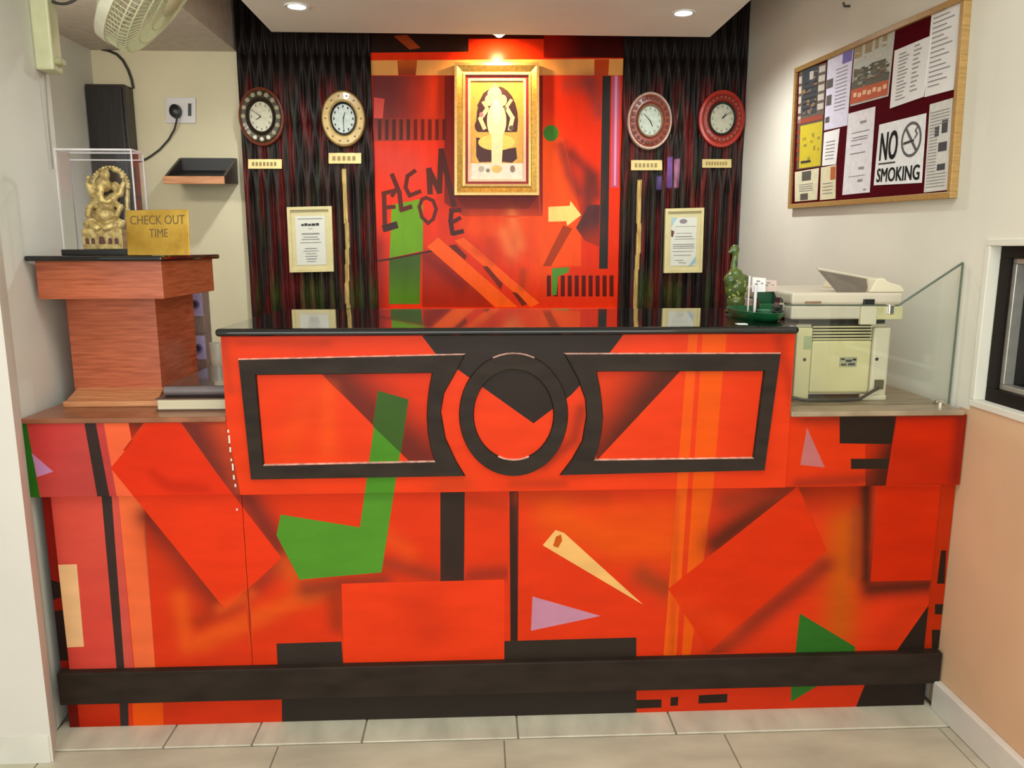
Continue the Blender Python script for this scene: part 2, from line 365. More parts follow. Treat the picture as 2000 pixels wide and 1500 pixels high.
# right wall with a recess for the window
wy0, wy1, wz0, wz1 = 1.25, 1.955, .888, 1.325
mb = MB(); t = .12
def rq(ya, yb, za, zb, mi): mb.prism([(rwx(ya), ya, za), (rwx(yb), yb, za), (rwx(yb), yb, zb), (rwx(ya), ya, zb)], (t, 0, 0), mi)
rq(-1.6, wy0, 0, 2.65, 0); rq(2.0, YB, 0, 2.65, 0); rq(wy1, 2.0, .876, 2.65, 0); rq(wy1, 2.0, 0, .876, 1)
rq(wy0, wy1, 0, wz0, 1); rq(wy0, wy1, wz1, 2.65, 0)
wr = mb.build('wall_right', [M_wall, M_wall_peach]); struct(wr)
bx('baseboard_right', M_base, 1.288, 1.31, -1.6, 1.955, 0, .088, bevel=.004); struct(bpy.data.objects['baseboard_right'])
mb = MB().prism([(-3.2, 1.825, 0), (-1.106, 1.825, 0), (-1.106, 1.821, 0), (-3.2, 1.821, 0)], (0, 0, .075))
struct(mb.build('baseboard_left', M_base))
ce = bx('ceiling', M_ceil, -3.2, 1.6, -1.6, 3.9, 2.65, 2.72); struct(ce)
tr = bx('trim_1', M_soffit, -.866, 1.012, 1.75, 3.50, 2.20, 2.65, bevel=.003); struct(tr)
ax_ = at(455, 95, 2, 2.19)[0]
tr2 = bx('trim_2', mat('alcove_ceiling_paint', (214, 200, 184), .8), -1.76, ax_, 2.37, YB, 2.19, 2.65); struct(tr2)
# window in the right wall
wn = bx('window_1', M_wall, 1.40, 1.42, wy0, wy1, wz0, wz1); struct(wn)
def wframe(name, y0, y1, z0, z1, wd, xa, xb, m):
    mb = MB(); mb.box(xa, xb, y0, y1, z0, z0+wd); mb.box(xa, xb, y0, y1, z1-wd, z1); mb.box(xa, xb, y0, y0+wd, z0+wd, z1-wd); mb.box(xa, xb, y1-wd, y1, z0+wd, z1-wd)
    return mb.build(name, m, wn, bevel=.002)
wframe('plaster_rim', wy0, wy1, wz0, wz1, .018, 1.306, 1.40, M_wall)
f0 = (wy0+.018, wy1-.020, wz0+.018, wz1-.012)
wframe('outer_frame', *f0, .036, 1.335, 1.40, mat('window_black', (30, 22, 18), .5, spec=.15))['label'] = 'black outer window frame'
f1 = (f0[0]+.036, f0[1]-.036, f0[2]+.036, f0[3]-.036)
wframe('inner_frame', *f1, .014, 1.345, 1.40, M_silver)['label'] = 'silver inner window frame'
bx('pane', M_darkglass, 1.372, 1.38, f1[0]+.012, f1[1]-.012, f1[2]+.012, f1[3]-.012, wn)
bx('latch', M_silver, 1.362, 1.372, 1.79, 1.825, f1[2]+.015, f1[2]+.04, wn, .002)

PK = 1.08
# ================================================================== BACK WALL: carved panels and mural
YM = 3.765
XL0 = at(478, 350, 1, YM)[0]; XM0 = at(731, 340, 1, YM)[0]; XM1 = at(1212, 340, 1, YM)[0]; XR1 = rwx(3.75)-.002
def wave_panel(name, x0, x1, label, seedo, beige, violet):
    nx = int((x1-x0)/.0035); nz = 300; X = np.linspace(x0, x1, nx); Z = np.linspace(.0, 2.64, nz); XX, ZZ = np.meshgrid(X, Z)
    s = .047; u = XX/s
    ph = 2*math.pi*ZZ/.62; amp = .06+.27*np.clip((ZZ-1.5)/.2, 0, 1)*(1+.4*np.sin(XX*23))
    rdg = lambda t: np.abs(np.cos(math.pi*t))**.8
    h = np.maximum(rdg(u+amp*np.sin(ph)), rdg(u-amp*np.sin(ph)))
    Yv = 3.775-.026*h
    V = np.stack([XX, Yv, ZZ], -1).reshape(-1, 3)
    i = np.arange(nx-1)[None, :]+nx*np.arange(nz-1)[:, None]; F = np.stack([i, i+1, i+1+nx, i+nx], -1).reshape(-1, 4)
    r = np.random.default_rng(seedo)
    # streaky paint: per-rib colour runs
    cols = np.array([alb(c) for c in [(34, 25, 22), (82, 26, 24), (56, 38, 34), (40, 33, 29), (98, 28, 26), (44, 42, 30), (26, 20, 19)]])
    rib = np.floor(2*u+amp*np.sin(ph)+.5).astype(int); rib -= rib.min()
    nrun = 16; tabl = r.choice(len(cols), size=(rib.max()+2, nrun+1), p=[.2, .18, .18, .14, .12, .06, .12])
    zz = ZZ/2.64*nrun+(rib % 5)*.2; zi = np.clip(zz.astype(int), 0, nrun-1); fr = np.clip((zz-zi), 0, 1)[..., None]; fr = fr*fr*(3-2*fr)
    CL = cols[tabl[rib, zi]]*(1-fr)+cols[tabl[rib, zi+1]]*fr
    grn = np.array(alb((62, 72, 28))); wgt = np.clip(1-np.abs(ZZ-1.08)/.12, 0, 1)[..., None]*(r.random(rib.max()+2)[rib] > .55)[..., None]*.75
    CL = CL*(1-wgt)+grn*wgt
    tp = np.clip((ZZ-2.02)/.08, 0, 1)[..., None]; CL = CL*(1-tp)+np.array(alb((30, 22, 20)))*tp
    (bx0, by0, by1) = beige; xb = at(bx0, (by0+by1)/2, 1, 3.75)[0]; zb0 = at(bx0, by1, 1, 3.75)[2]; zb1 = at(bx0, by0, 1, 3.75)[2]
    k = (np.abs(XX-xb-.005*np.sin(ph)*(ZZ < 1.42)) < .0105) & (ZZ > zb0) & (ZZ < zb1); CL[k] = np.array(alb((225, 190, 120)))
    for vx, vy0, vy1, cc in violet:
        xb = at(vx, (vy0+vy1)/2, 1, 3.75)[0]; k = (np.abs(XX-xb) < .012) & (ZZ > at(vx, vy1, 1, 3.75)[2]) & (ZZ < at(vx, vy0, 1, 3.75)[2]); CL[k] = np.array(alb(cc))
    o0 = np.array([(x0+x1)/2, 3.775, 0]); me = bpy.data.meshes.new(name); me.from_pydata((V-o0).tolist(), [], F.tolist())
    me.materials.append(P_wave); ca = me.color_attributes.new('Col', 'FLOAT_COLOR', 'POINT'); buf = np.ones((len(V), 4), np.float32); buf[:, :3] = CL.reshape(-1, 3); ca.data.foreach_set('color', buf.ravel())
    me.polygons.foreach_set('use_smooth', [True]*len(me.polygons))
    r_ = thing('carved_panel', label, 'wall panel', o0, 'carved wave panels either side of the mural')
    o = bpy.data.objects.new('carved_face', me); COL.objects.link(o); o.parent = r_; W[o.name] = o0
    bx('backing_board', M_darkwood, x0, x1, 3.774, YB-.001, 0, 2.64, r_)
    return r_
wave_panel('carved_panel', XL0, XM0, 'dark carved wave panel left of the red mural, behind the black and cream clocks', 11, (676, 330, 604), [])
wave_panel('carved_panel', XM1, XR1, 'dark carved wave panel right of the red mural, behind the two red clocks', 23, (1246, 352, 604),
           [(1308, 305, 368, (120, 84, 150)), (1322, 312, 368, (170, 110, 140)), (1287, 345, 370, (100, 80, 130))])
mur = thing('wall_mural', 'red abstract painted mural with graffiti letters, arrow and green blocks behind the counter', 'mural', ((XM0+XM1)/2, YM, 0))
R_ = (226, 52, 30)
ML = [
 ('P', [(720, 40), (915, 40), (915, 101), (720, 103)], (40, 24, 18)), ('P', [(768, 70), (795, 68), (822, 94), (800, 97)], (150, 60, 25)),
 ('G', [(1062, 40), (1222, 40), (1222, 113), (1062, 113)], (150, 24, 12), (1062, 90), (60, 12, 8), (1150, 90)),
 ('P', [(915, 40), (1062, 40), (1062, 76), (915, 76)], (60, 16, 10)),
 ('P', [(720, 118), (1222, 115), (1222, 147), (720, 147)], (236, 160, 84)),
 ('G', [(776, 118), (815, 117), (812, 147), (778, 147)], (150, 55, 30), (795, 147), (190, 90, 45), (795, 118)), ('P', [(1161, 116), (1190, 116), (1188, 147), (1161, 147)], (190, 70, 40)),
 ('G', [(728, 148), (888, 148), (888, 230), (728, 232)], (120, 50, 48), (760, 190), (205, 55, 32), (868, 190)),
 ('P', [(730, 190), (751, 193), (747, 236), (730, 236)], (215, 80, 70)),
 ('G', [(728, 231), (880, 231), (880, 274), (728, 276)], (118, 56, 50), (735, 250), (190, 52, 34), (880, 250)),
 ('A', [(740, 300), (800, 320)], 40, (205, 70, 60), .6), ('A', [(735, 480), (735, 600)], 22, (110, 26, 22), .8),  # first airbrush paints the pinkish haze on the mural's left
 ('P', [(1054, 268), (1100, 268), (1135, 420), (1135, 520), (1054, 520)], (248, 82, 30)), ('A', [(1060, 290), (1060, 520)], 40, (255, 88, 28), .7),
 ('P', [(868, 148), (1060, 148), (1060, 422), (905, 422), (868, 396)], (138, 34, 22)), ('A', [(925, 440), (1050, 440)], 26, (252, 84, 30), .8), ('A', [(1000, 420), (1015, 480)], 12, (255, 130, 66), .6),  # dark red block behind the picture also holds part of its frame's shadow
 ('A', [(1160, 160), (1110, 165)], 18, (150, 60, 50), .6), ('A', [(1150, 160), (1172, 220)], 14, (120, 60, 55), .6),
 ('P', [(1177, 148), (1193, 148), (1187, 525), (1170, 525)], (48, 44, 42)), ('P', [(1195, 148), (1211, 148), (1208, 366), (1193, 366)], (196, 84, 112)), ('P', [(1201, 148), (1206, 148), (1203, 362), (1199, 362)], (226, 150, 176)),
 ('A', [(1096, 285), (1112, 340), (1130, 375)], 13, (130, 44, 36), .8), ('A', [(1115, 300), (1160, 345), (1165, 380)], 12, (110, 40, 34), .8), ('A', [(1150, 350), (1148, 420), (1165, 450)], 16, (86, 42, 36), .85),
 ('G', [(1125, 445), (1150, 400), (1172, 400), (1170, 482), (1142, 470)], (86, 44, 44), (1150, 430), (170, 50, 44), (1165, 480)),
 ('P', [(1100, 440), (1118, 446), (1076, 520), (1060, 520)], (172, 58, 30)),
 ('E', (1076, 260), 15, 16, (66, 122, 40)),
 ('P', [(1071, 404), (1113, 402), (1114, 392), (1135, 420), (1108, 441), (1106, 432), (1071, 433)], (250, 212, 120)),
 ('P', [(825, 497), (850, 488), (965, 600), (825, 600)], (172, 40, 28)), ('A', [(830, 500), (900, 555)], 14, (110, 24, 18), .6),
 ('P', [(765, 400), (826, 388), (826, 490), (761, 504)], (104, 152, 18)), ('G', [(760, 506), (822, 496), (820, 594), (760, 594)], (62, 88, 26), (790, 506), (84, 124, 26), (790, 590)), ('S', [(735, 510), (762, 506), (845, 490)], 4, (70, 30, 18)),
 ('P', [(834, 482), (856, 464), (1012, 600), (968, 600)], (252, 96, 36)), ('P', [(888, 470), (906, 464), (1054, 592), (1036, 600)], (252, 96, 40)),
 ('P', [(876, 480), (890, 477), (912, 500), (908, 508)], (110, 34, 20)), ('P', [(942, 520), (952, 520), (982, 554), (978, 566)], (120, 40, 22)), ('P', [(1000, 570), (1010, 572), (1030, 594), (1020, 598)], (110, 40, 24)),
 ('A', [(1022, 530), (1020, 560)], 7, (170, 60, 36), .8), ('A', [(955, 470), (962, 510)], 7, (200, 60, 30), .7), ('A', [(985, 455), (1000, 500)], 14, (255, 120, 60), .8), ('A', [(930, 490), (1000, 510)], 10, (215, 60, 30), .6)]
for k in range(10): ML.append(('P', [(738+k*14, 233), (745+k*14, 233), (745+k*14, 273), (738+k*14, 274)], (84, 44, 38) if k < 5 else (110, 30, 20)))
for k in range(10): ML.append(('P', [(1068+k*13.6, 538), (1076+k*13.6, 538), (1076+k*13.6, 579), (1068+k*13.6, 579)], (92, 26, 18)))
ML += [('P', [(1078, 524), (1112, 522), (1110, 532), (1090, 540), (1087, 576), (1078, 576)], (84, 140, 48))]
LC = (92, 34, 26)
ML += [('S', [(748, 378), (772, 372)], 8, LC), ('S', [(750, 378), (752, 448)], 9, LC), ('S', [(752, 405), (770, 404)], 8, LC), ('S', [(752, 446), (772, 440)], 14, (60, 34, 30)),
 ('S', [(766, 342), (780, 376), (784, 410), (802, 404)], 9, LC), ('S', [(772, 372), (766, 382)], 8, LC),
 ('S', [(810, 334), (796, 344), (792, 366), (800, 382), (820, 374)], 8, LC),
 ('S', [(832, 386), (846, 392), (852, 408), (846, 428), (836, 436), (824, 424), (819, 404), (824, 390), (832, 386)], 7, (96, 34, 28)),
 ('S', [(840, 376), (838, 332), (858, 374), (862, 294), (880, 372), (886, 400)], 11, (88, 38, 28)),
 ('S', [(882, 410), (880, 432), (884, 456)], 9, (80, 32, 28)), ('S', [(884, 412), (898, 410)], 8, (90, 34, 28)), ('S', [(884, 434), (898, 426)], 8, (90, 34, 28)), ('S', [(886, 456), (903, 452)], 9, (76, 36, 30))]
zt = at(970, 603, 1, YM)[2]
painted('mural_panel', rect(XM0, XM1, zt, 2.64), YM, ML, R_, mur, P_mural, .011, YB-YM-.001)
bx('bottom_trim', mat('pale_wood_trim', (240, 196, 150), .4), XM0+.01, XM1-.008, YM-.014, YM+.01, zt-.012, zt, mur, .002)['label'] = 'pale wooden strip along the bottom edge'
bx('lower_panel', M_red, XM0, XM1, YM+.005, YB-.001, 0, zt-.012, mur)

PK = .86
# ================================================================== RECEPTION COUNTER
YF = 1.97; YU = 1.957
ct = thing('reception_counter', 'long reception counter painted with red, orange, black and green abstract shapes', 'counter', (.08, 1.97, 0))
ZS = .667; ZL = .862; ZT = 1.084
xl0 = -1.162; xl1 = at(450, 880, 1, YU)[0]; xc0 = at(432, 660, 1, YU)[0]; xc1 = at(1552, 655, 1, YU)[0]; xr1 = 1.306
RED = (240, 66, 38); DK = (112, 36, 26)
rectL = [(216, 914), (298, 815), (340, 815), (550, 1090), (440, 1190)]
green = [(738, 763), (798, 780), (745, 1118), (585, 1132), (540, 1045), (548, 1005), (703, 1030), (728, 850)]
stripeA = [(1346, 640), (1364, 640), (1320, 1290), (1295, 1290)]; stripeB = [(1373, 640), (1421, 640), (1409, 760), (1392, 965), (1347, 1290), (1331, 1290)]
FL = [
 ('G', [(30, 800), (205, 800), (230, 975), (50, 975)], (210, 66, 62), (80, 850), (200, 72, 66), (160, 900)),
 ('P', [(20, 800), (47, 800), (79, 975), (20, 975)], (46, 112, 30)), ('P', [(62, 885), (104, 921), (72, 932)], (206, 140, 186)),
 ('P', [(160, 800), (182, 800), (215, 975), (191, 975)], (60, 44, 40)), ('P', [(182, 800), (195, 800), (228, 975), (215, 975)], (200, 66, 62)), ('P', [(198, 800), (246, 800), (278, 975), (229, 975)], (252, 104, 62)),
 ('G', [(246, 800), (300, 800), (240, 880), (262, 880)], (104, 44, 32), (270, 815), (200, 50, 34), (250, 870)),
 ('G', [(336, 800), (480, 800), (480, 990), (470, 990)], (122, 46, 36), (400, 890), (204, 72, 58), (458, 870)), ('A', [(310, 806), (440, 806)], 14, (100, 34, 28), .7),
 ('P', rectL, (234, 54, 34)), ('A', [(300, 925), (330, 950), (400, 955)], 12, (205, 44, 28), .8)]
CL_ = [
 ('A', [(436, 660), (450, 760)], 10, (190, 60, 46), .6), ('A', [(470, 668), (640, 670)], 10, (205, 60, 30), .6),
 ('P', [(812, 640), (1228, 640), (1185, 697), (1115, 772), (1042, 827), (945, 758), (850, 690)], (50, 38, 32)),
 ('G', [(618, 720), (850, 720), (850, 910), (803, 905)], (116, 40, 28), (735, 815), (226, 58, 34), (800, 748)), ('A', [(640, 760), (640, 880)], 20, (252, 96, 44), .5), ('A', [(600, 790), (560, 880)], 26, (246, 84, 40), .5),
 ('G', [(1155, 715), (1338, 715), (1165, 900)], (92, 36, 22), (1270, 780), (225, 62, 28), (1175, 725)),
 ('G', [(1185, 720), (1560, 640), (1560, 980), (1185, 980)], (236, 62, 26), (1200, 800), (228, 54, 16), (1500, 800)) if False else ('A', [(1480, 700), (1480, 900)], 60, (226, 56, 18), .6),
 ('P', stripeA, (248, 96, 30)), ('P', stripeB, (246, 94, 22)),
 ('G', [(1155, 715), (1338, 715), (1165, 900)], (92, 36, 22), (1262, 790), (226, 62, 30), (1178, 735)),
 ('P', green, (78, 140, 34)), ('P', [(738, 763), (798, 780), (783, 885), (728, 832)], (62, 92, 34)),
 ('P', rectL, (236, 56, 36)), ('A', [(1062, 905), (1120, 860), (1135, 800)], 14, (130, 40, 22), .7), ('A', [(905, 945), (860, 950)], 20, (205, 66, 40), .7), ('A', [(1000, 945), (1100, 945)], 10, (170, 56, 32), .5),
 ('A', [(1520, 660), (1555, 800)], 14, (150, 34, 16), .5)]
FR_ = [
 ('A', [(1580, 805), (1700, 805)], 26, (96, 34, 20), .85), ('A', [(1560, 870), (1570, 860)], 30, (232, 66, 20), .4),
 ('P', [(1640, 790), (1754, 790), (1745, 868), (1640, 866)], (44, 32, 24)), ('G', [(1690, 868), (1745, 868), (1733, 960), (1690, 960)], (80, 30, 18), (1735, 900), (190, 46, 20), (1690, 880)), ('P', [(1662, 896), (1738, 896), (1735, 916), (1662, 916)], (48, 36, 28)),
 ('P', [(1576, 835), (1611, 913), (1563, 908)], (196, 112, 112)),
 ('G', [(1754, 790), (1905, 790), (1880, 960), (1728, 960)], (196, 42, 16), (1800, 900), (214, 44, 14), (1810, 840)), ('A', [(1754, 802), (1900, 802)], 17, (84, 28, 20), .85), ('A', [(1880, 800), (1865, 950)], 16, (120, 30, 18), .7),
 ('A', [(1560, 945), (1700, 935)], 14, (120, 40, 24), .6)]
def W1(name, x0, x1, z0, z1, Y, layers, base=RED, st=.008, th=.014): return painted(name, rect(x0, x1, z0, z1), Y, layers, base, ct, P_counter, st, th)
W1('fascia', xl0, xc0+.024, ZS, ZL, YU, FL, (222, 62, 44))
o = painted('fascia_panel', [(xc0+.024, ZS), (xc1-.0, ZS), (xc1, ZT), (xc0, ZT), (xc0, ZL), (xc0+.012, ZL-.1)], YU-.004, CL_, RED, ct, P_counter, .008, .018)
W1('fascia', xc1, xr1, ZS, ZL, YU, FR_+[], (228, 58, 24))
# lower front
xf0 = -1.118; xf1 = 1.262
zb0 = .075; zb1 = .137
def zat(px, py): return at(px, py, 1, YF)[2]
zb1 = (zat(200, 1311)+zat(1780, 1264))/2; zb0 = (zat(200, 1371)+zat(1780, 1324))/2
LW = [
 ('G', [(60, 950), (210, 950), (240, 1320), (60, 1320)], (226, 82, 66), (100, 1100), (228, 76, 62), (200, 1250)),  # left reds lightened towards pink, putting surface haze into the paint
 ('A', [(82, 970), (118, 1300)], 14, (130, 20, 14), .8),
 ('P', [(113, 1103), (150, 1102), (164, 1263), (122, 1265)], (250, 196, 140)),
 ('P', [(197, 955), (217, 955), (244, 1320), (229, 1320)], (62, 48, 44)), ('P', [(217, 955), (230, 955), (262, 1320), (244, 1320)], (222, 86, 72)), ('P', [(230, 955), (279, 955), (304, 1320), (264, 1320)], (255, 112, 62)),
 ('A', [(290, 1010), (430, 1180)], 26, (104, 38, 30), .95), ('A', [(330, 1070), (400, 1160)], 60, (190, 56, 44), .5),
 ('A', [(478, 965), (548, 1075)], 30, (120, 44, 34), .9), ('A', [(465, 1175), (540, 1110)], 22, (150, 50, 34), .7),
 ('A', [(352, 1168), (366, 1262), (480, 1212), (640, 1150)], 20, (244, 98, 46), .75), ('A', [(400, 1262), (520, 1205)], 16, (240, 90, 44), .6), ('A', [(560, 1105), (600, 1160)], 26, (236, 100, 50), .6), ('A', [(390, 1215), (440, 1180)], 18, (176, 56, 40), .7),
 ('P', rectL, (244, 62, 40)), ('A', [(430, 1190), (490, 1160)], 14, (240, 92, 48), .7),
 ('A', [(600, 1150), (745, 1135)], 24, (140, 50, 32), .85), ('A', [(655, 1170), (660, 1220)], 22, (160, 54, 38), .8), ('A', [(755, 1100), (850, 1125)], 20, (150, 52, 32), .75), ('A', [(920, 1125), (985, 1120)], 20, (150, 46, 30), .8), ('A', [(915, 975), (980, 985)], 22, (190, 56, 32), .7), ('A', [(760, 1050), (800, 1080)], 20, (240, 92, 46), .5),
 ('P', green, (86, 148, 42)),
 ('P', [(860, 950), (908, 950), (906, 1145), (860, 1145)], (54, 40, 34)), ('P', [(995, 950), (1013, 950), (1011, 1262), (997, 1262)], (56, 34, 28)),
 ('P', [(667, 1140), (985, 1132), (985, 1310), (672, 1310)], (246, 66, 42)), ('A', [(825, 1195), (840, 1225)], 55, (206, 54, 36), .55),
 ('P', [(540, 1257), (667, 1253), (672, 1320), (543, 1320)], (56, 46, 40)), ('P', [(985, 1252), (1243, 1245), (1243, 1310), (985, 1310)], (54, 44, 36)),
 ('A', [(1020, 970), (1180, 975)], 20, (190, 60, 24), .6), ('A', [(1080, 1010), (1200, 1060), (1300, 1060)], 44, (238, 92, 22), .8), ('A', [(1210, 1010), (1300, 1010)], 40, (236, 88, 20), .6),
 ('P', [(1060, 1065), (1085, 1035), (1102, 1041), (1256, 1181)], (252, 190, 112)), ('P', [(1080, 1066), (1086, 1048), (1096, 1044), (1098, 1056), (1090, 1070)], (206, 96, 34)),
 ('P', [(1040, 1165), (1173, 1203), (1037, 1232)], (206, 140, 166)), ('A', [(1255, 1125), (1300, 1150)], 26, (150, 60, 26), .8),
 ('P', stripeA, (246, 102, 34)), ('P', stripeB, (244, 98, 26)), ('A', [(1322, 970), (1312, 1280)], 6, (190, 66, 24), .5),
 ('A', [(1400, 1060), (1550, 950)], 34, (84, 34, 20), .95), ('A', [(1420, 980), (1560, 950)], 30, (150, 48, 24), .8),
 ('A', [(1590, 960), (1670, 965)], 40, (160, 44, 22), .8), ('A', [(1650, 1030), (1640, 1230)], 42, (206, 96, 26), .9), ('A', [(1692, 950), (1692, 1130)], 16, (60, 30, 20), .95), ('A', [(1672, 1000), (1668, 1120)], 14, (150, 66, 30), .6),
 ('A', [(1400, 1275), (1610, 1105)], 24, (140, 46, 26), .85), ('A', [(1700, 1150), (1820, 1142)], 24, (84, 34, 22), .95), ('A', [(1740, 1230), (1790, 1190)], 30, (196, 54, 26), .5),
 ('P', [(1305, 1150), (1558, 950), (1615, 1075), (1385, 1272)], (226, 54, 20)), ('A', [(1330, 1180), (1420, 1230)], 30, (240, 76, 40), .4),
 ('P', [(1716, 950), (1850, 950), (1822, 1133), (1700, 1136)], (212, 46, 16)), ('A', [(1710, 1070), (1830, 1065)], 14, (190, 40, 18), .5),
 ('P', [(1562, 1198), (1670, 1263), (1670, 1290), (1552, 1290)], (50, 110, 36)),
 ('P', [(1822, 1170), (1822, 1280), (1745, 1280)], (44, 34, 28))]
LWL = [l for l in LW]
W1('front_panel', xf0, at(480, 1100, 1, YF)[0], zb1, ZS, YF, LWL, (230, 60, 40))
W1('front_panel', at(480, 1100, 1, YF)[0]+.0015, xf1, zb1, ZS, YF, LW, (232, 60, 36))
SD = [('P', [(90, 1130), (125, 1140), (125, 1165), (95, 1175)], (44, 26, 22)), ('P', [(95, 1195), (130, 1190), (135, 1290), (105, 1290)], (40, 26, 22)),
      ('P', [(1838, 1075), (1848, 1075), (1845, 1140), (1830, 1140)], (50, 30, 22)), ('P', [(1826, 1180), (1850, 1180), (1850, 1200), (1826, 1200)], (46, 34, 26)), ('P', [(1820, 1230), (1850, 1230), (1850, 1290), (1820, 1290)], (46, 34, 26))]
W1('side_strip', xf0-.026, xf0-.001, zb1, ZS, YF+.006, SD, (140, 24, 16))
W1('side_strip', xf1+.002, 1.308, zb1, ZS, YF+.006, SD, (190, 50, 24))
bx('base_band', M_black, xf0-.024, 1.304, YF-.022, YF+.02, zb0, zb1, ct, .003)['label'] = 'black raised band above the kickboard'
KB = [('P', [(100, 1300), (150, 1300), (158, 1450), (110, 1450)], (120, 22, 14)), ('G', [(150, 1360), (236, 1360), (240, 1450), (158, 1450)], (214, 56, 40), (190, 1375), (190, 40, 24), (190, 1430)),
      ('P', [(232, 1350), (250, 1350), (252, 1450), (237, 1450)], (58, 46, 42)), ('P', [(258, 1350), (318, 1350), (320, 1450), (262, 1450)], (248, 92, 30)),
      ('P', [(550, 1340), (1243, 1340), (1243, 1430), (551, 1430)], (52, 44, 38)), ('P', [(1243, 1367), (1292, 1366), (1292, 1382), (1243, 1384)], (50, 36, 28)), ('P', [(1310, 1362), (1325, 1361), (1324, 1378), (1309, 1379)], (50, 36, 28)), ('P', [(1365, 1358), (1421, 1355), (1420, 1372), (1364, 1374)], (50, 36, 28)),
      ('P', [(1545, 1310), (1645, 1310), (1545, 1371)], (56, 116, 40)), ('P', [(1700, 1310), (1830, 1310), (1830, 1390), (1668, 1390)], (46, 36, 30))]
W1('kickboard', xf0-.016, xf1+.016, .0, zb0, YF, KB, (222, 58, 40))
# raised black mouldings
YC = YU-.004
def arc(pts): return pts
oL = [(465, 700), (910, 690), (895, 720), (868, 768), (862, 804), (871, 855), (892, 900), (910, 930), (490, 937)]
iL = [(502, 733), (843, 729), (838, 755), (834, 785), (833, 816), (835, 845), (840, 872), (848, 899), (517, 906)]
oR = [(1525, 688), (1100, 689), (1128, 740), (1142, 780), (1144, 812), (1136, 860), (1116, 896), (1092, 928), (1493, 919)]
iR = [(1490, 725), (1166, 726), (1172, 755), (1176, 785), (1178, 815), (1175, 845), (1170, 870), (1162, 896), (1469, 892)]
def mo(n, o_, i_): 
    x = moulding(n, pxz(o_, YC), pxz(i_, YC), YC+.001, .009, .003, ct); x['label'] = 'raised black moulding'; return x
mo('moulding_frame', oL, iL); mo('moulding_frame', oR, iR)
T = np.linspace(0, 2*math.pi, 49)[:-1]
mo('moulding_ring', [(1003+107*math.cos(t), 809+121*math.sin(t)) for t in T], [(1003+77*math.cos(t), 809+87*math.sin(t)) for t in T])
# tops and carcass
bx('counter_top', M_granite, at(418, 648, 1, 1.93)[0], at(1563, 640, 1, 1.93)[0], 1.93, 2.545, ZT, ZT+.020, None, .009, seg=3, tagv=('polished black granite worktop on the painted reception counter', 'worktop')).name = 'granite_worktop'
bx('stone_ledge', M_brownstone, xl0, xc0-.001, YU-.006, 2.75, ZL, ZL+.014, None, .003, tagv=('reddish brown stone ledge carrying the podium, left of the counter', 'worktop'))
bx('stone_ledge', M_greystone, xc1+.001, xr1-.012, YU-.010, 2.75, ZL, ZL+.014, None, .003, tagv=('grey brown stone ledge carrying the printer, right of the counter', 'worktop'))
bx('carcass', M_darkwood, xc0+.03, xc1-.02, 1.985, 2.5, .0, ZT-.001, ct)
bx('carcass', M_darkwood, xf0+.0, xc0+.028, 1.985, 2.7, .0, ZL-.001, ct); bx('carcass', M_darkwood, xc1-.018, xf1, 1.985, 2.7, .0, ZL-.001, ct)
bx('end_panel', P_counter if False else mat('red_end_paint', (200, 50, 30), .4), xc0+.001, xc0+.03, YU+.014, 2.5, ZL+.014, ZT-.001, ct)
bx('end_panel', mat('red_end_paint', (200, 50, 30), .4), xc1-.02, xc1, YU+.014, 2.5, ZL+.014, ZT-.001, ct)
# chipped paint along the left corner of the centre panel
mb = MB()
for (x, y, h) in [(446, 842, 6), (448, 858, 16), (450, 878, 10), (452, 898, 5), (455, 912, 14), (457, 932, 9), (460, 948, 6), (463, 995, 4)]:
    a = at(x, y, 1, YC); mb.box(a[0]-.002, a[0]+.002, YC-.0015, YC+.001, a[2]-h*.00065, a[2]+h*.00065)
mb.build('paint_chips', M_wall_white, ct)['kind'] = 'stuff'
ZLT = ZL+.014; ZCT = ZT+.020
#@@PART2
PK = 1.0
# ================================================================== generic sheets, text
class Sheet:
    """flat sheet from its corners TL,TR,BR,BL (3D) facing along n"""
    def __init__(s, tl, tr, br, bl, n): s.c = [np.array(p, float) for p in (tl, tr, br, bl)]; s.n = np.array(n, float)/np.linalg.norm(n)
    def pt(s, u, v, off=0): return (s.c[0]*(1-u)+s.c[1]*u)*(1-v)+(s.c[3]*(1-u)+s.c[2]*u)*v+s.n*off
    def slab(s, name, m, t, parent=None, **k):
        return MB().prism([p+s.n*t for p in s.c], -s.n*t).build(name, m, parent, **k)
    def quad(s, mb, u0, v0, u1, v1, off=.0006, t=.0005, mi=0):
        return mb.prism([s.pt(u0, v0, off), s.pt(u1, v0, off), s.pt(u1, v1, off), s.pt(u0, v1, off)], -s.n*t, mi)
    def poly(s, mb, pts, off=.0006, t=.0005, mi=0): return mb.prism([s.pt(u, v, off) for u, v in pts], -s.n*t, mi)
    def text(s, txt, u0, v0, u1, v1, m, parent, name='lettering', off=.001, bold=0):
        cu = bpy.data.curves.new('tmp_txt', 'FONT'); cu.body = txt; cu.resolution_u = 3
        o = bpy.data.objects.new('tmp_txt', cu); COL.objects.link(o)
        dg = bpy.context.evaluated_depsgraph_get(); me = bpy.data.meshes.new_from_object(o.evaluated_get(dg)); bpy.data.objects.remove(o)
        V = np.array([v.co[:2] for v in me.vertices]); lo = V.min(0); hi = V.max(0); q = (V-lo)/(hi-lo)
        mb = MB()
        for du in ((-bold, 0, bold) if bold else (0,)):
            for dv in ((-bold*.6, bold*.6) if bold else (0,)): mb.add([s.pt(u0+(u1-u0)*a+du, v1+(v0-v1)*b+dv, off) for a, b in q], [tuple(p.vertices) for p in me.polygons])
        o = mb.build(name, m, parent); return o
